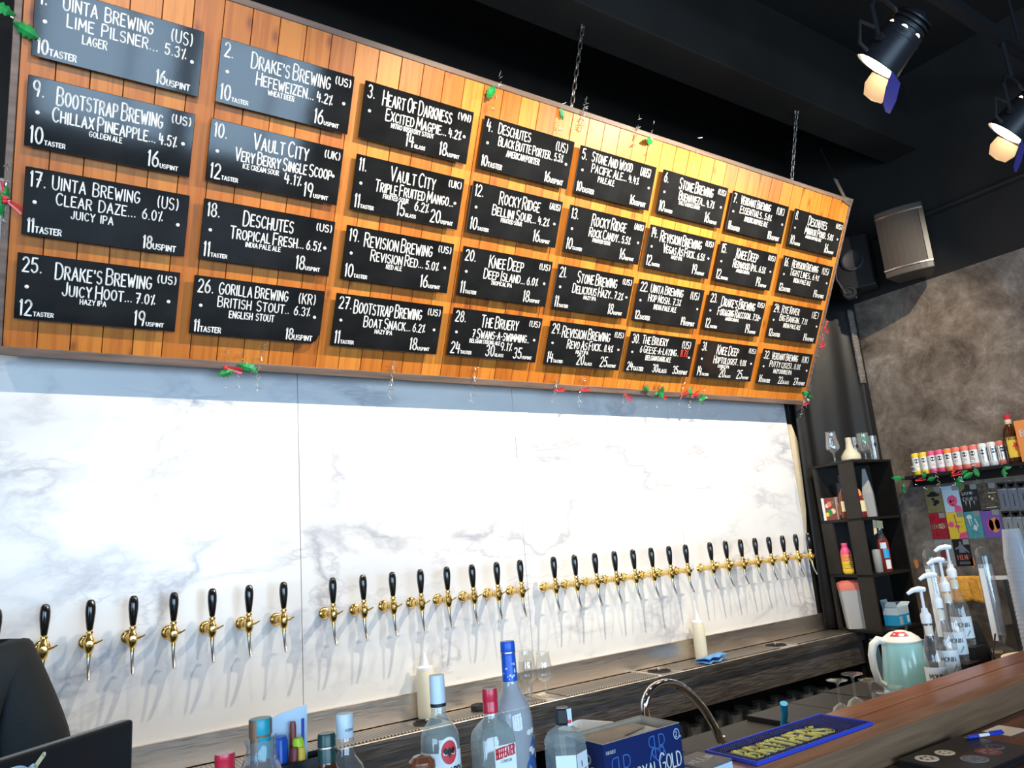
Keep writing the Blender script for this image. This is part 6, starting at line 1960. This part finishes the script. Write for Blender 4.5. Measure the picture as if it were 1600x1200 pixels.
b = MB(); b.tube([(-.022, .122, 1.585), (0, .129, 1.583), (.022, .122, 1.585)], .005, 6); b.build('mouth', M['maroon'], pr)
b = MB()
for sg in (1, -1):
    b.ball((sg * .083, .03, 1.635), .026, n=10, k=6, sx=.35)
b.build('ears', M['skin'], pr)
for sg, lx, in ((1, .102), (-1, -.102)):
    b = MB(); loft(b, [([(lx + x, .05 + y) for x, y in rrect(.048, .135, .04)], 0), ([(lx + x, .05 + y) for x, y in rrect(.048, .135, .04)], .03), ([(lx + x, .04 + y) for x, y in rrect(.044, .115, .04)], .065), ([(lx + x, .0 + y) for x, y in rrect(.04, .06, .035)], .10)])
    b.build('shoe', M['black_plastic'], pr)

# ------------------------------------------------------------------ spotlights on the lighting bar
t = thing('lighting_bar', 'black steel lighting bar hung under ceiling carrying spotlights', 'lighting bar', (2.0, -1.93, 4.24))
b = MB(); b.box(-4.2, 3.49, -.03, .03, -.03, .03); b.build('bar', M['lamp_body'], t)
for x in (-3, -.4, 1.2, 3.0):
    b = MB(); b.tube([(x, 0, .03), (x, 0, .556)], .012, 8); b.build('drop_rod', M['lamp_body'], t)


def spot(x, label, aim, power, z=3.74, rot=0.0, y=-1.93, leaf='violet_reflection', grp='black spotlights under the lighting bar', lit=True):
    aimv = (Vector(aim) - Vector((x, y, z))).normalized()
    t = thing('spotlight', label, 'spotlight', (x, y, z), group=grp)
    t.scale = (1.35, 1.35, 1.35)
    q = aimv.to_track_quat('-Z', 'Y').to_matrix().to_4x4()
    b = MB(); b.M = q
    b.lathe([(.083, -.085), (.079, -.082), (.072, -.02), (.066, .05), (.052, .10), (.02, .125), (1e-5, .127)], n=32, close=False)
    b.lathe([(.080, -.084), (.070, -.05), (.04, -.015), (1e-5, -.01)], n=32, close=False)
    for k in range(5):
        b.lathe([(.067 - .0 * k, .02 + k * .018), (.070 - .003 * k, .022 + k * .018), (.070 - .003 * k, .028 + k * .018), (.06, .03 + k * .018)], n=28, close=False)
    b.build('housing', M['lamp_body'], t)
    b = MB(); b.M = q
    b.lathe([(1e-5, -.094), (.03, -.092), (.060, -.086), (.074, -.076)], n=28, close=False); b.build('lamp_face', M['bulb'], t)
    for a in (150, 200, 250):
        b = MB(); b.M = q
        b.cdisc(.0665, a, .045, .012, n=10, sq=.7)
        b.build('glowing_vent', M['hot_vent'], t)
    # yoke and drop
    b = MB(); b.tube([(-.098, 0, .0), (-.100, 0, .12), (-.06, 0, .17), (0, 0, .18), (.06, 0, .17), (.100, 0, .12), (.098, 0, 0)], .008, 8)
    b.tube([(0, 0, .18), (0, 0, (4.21 - z) / 1.35)], .010, 8); b.tube([(-.1, 0, 0), (-.07, 0, 0)], .014, 8); b.tube([(.07, 0, 0), (.1, 0, 0)], .014, 8); b.build('yoke', M['lamp_body'], t)
    for k, (a, mt, L) in enumerate(((270, leaf, .12), (0, 'tan_metal', .085))):
        b = MB(); b.M = q @ Matrix.Rotation(radians(a), 4, 'Z') @ Matrix.Translation((.084, 0, -.085)) @ Matrix.Rotation(radians(-24), 4, 'Y')
        b.add([(-.0, -.05, 0), (.0, .05, 0), (.002, .058, -L * .5), (.002, .04, -L * .92), (.002, 0, -L), (.002, -.04, -L * .92), (.002, -.058, -L * .5)], [(0, 1, 2, 3, 4, 5, 6)])
        b.add([(-.0025, -.05, 0), (-.0025, .05, 0), (-.0005, .058, -L * .5), (-.0005, .04, -L * .92), (-.0005, 0, -L), (-.0005, -.04, -L * .92), (-.0005, -.058, -L * .5)], [(6, 5, 4, 3, 2, 1, 0)])
        b.build('barn_door', M[mt], t)
    b = MB(); b.tube([(-.11, .0, .03), (-.16, .02, .05), (-.17, .03, -.03), (-.15, .02, -.06)], .006, 6); b.build('power_cable', M['rubber'], t)
    if lit:
        p = Vector((x, y, z)) + aimv * .135
        light('spot_lamp', 'SPOT', p, p + aimv, power, (1.0, 0.86, 0.66), spot_size=radians(125), spot_blend=.7, shadow_soft_size=.012)


spot(3.43, 'lit black spotlight with violet reflection painted on its leaf, hanging at the top, nearer the board', (3.0, -.3, 2.4), 310)
spot(4.74, 'lit black spotlight half in view beyond the one with violet reflection on its leaf', (4.3, -.3, 2.4), 160)
spot(1.75, 'lit black spotlight above the middle of the board', (2.1, -.3, 2.4), 135)
spot(.45, 'lit black spotlight above the left part of the board', (.7, -.3, 2.4), 38)
spot(-.9, 'lit black spotlight above the left end of the board', (-.3, -.3, 2.4), 28)
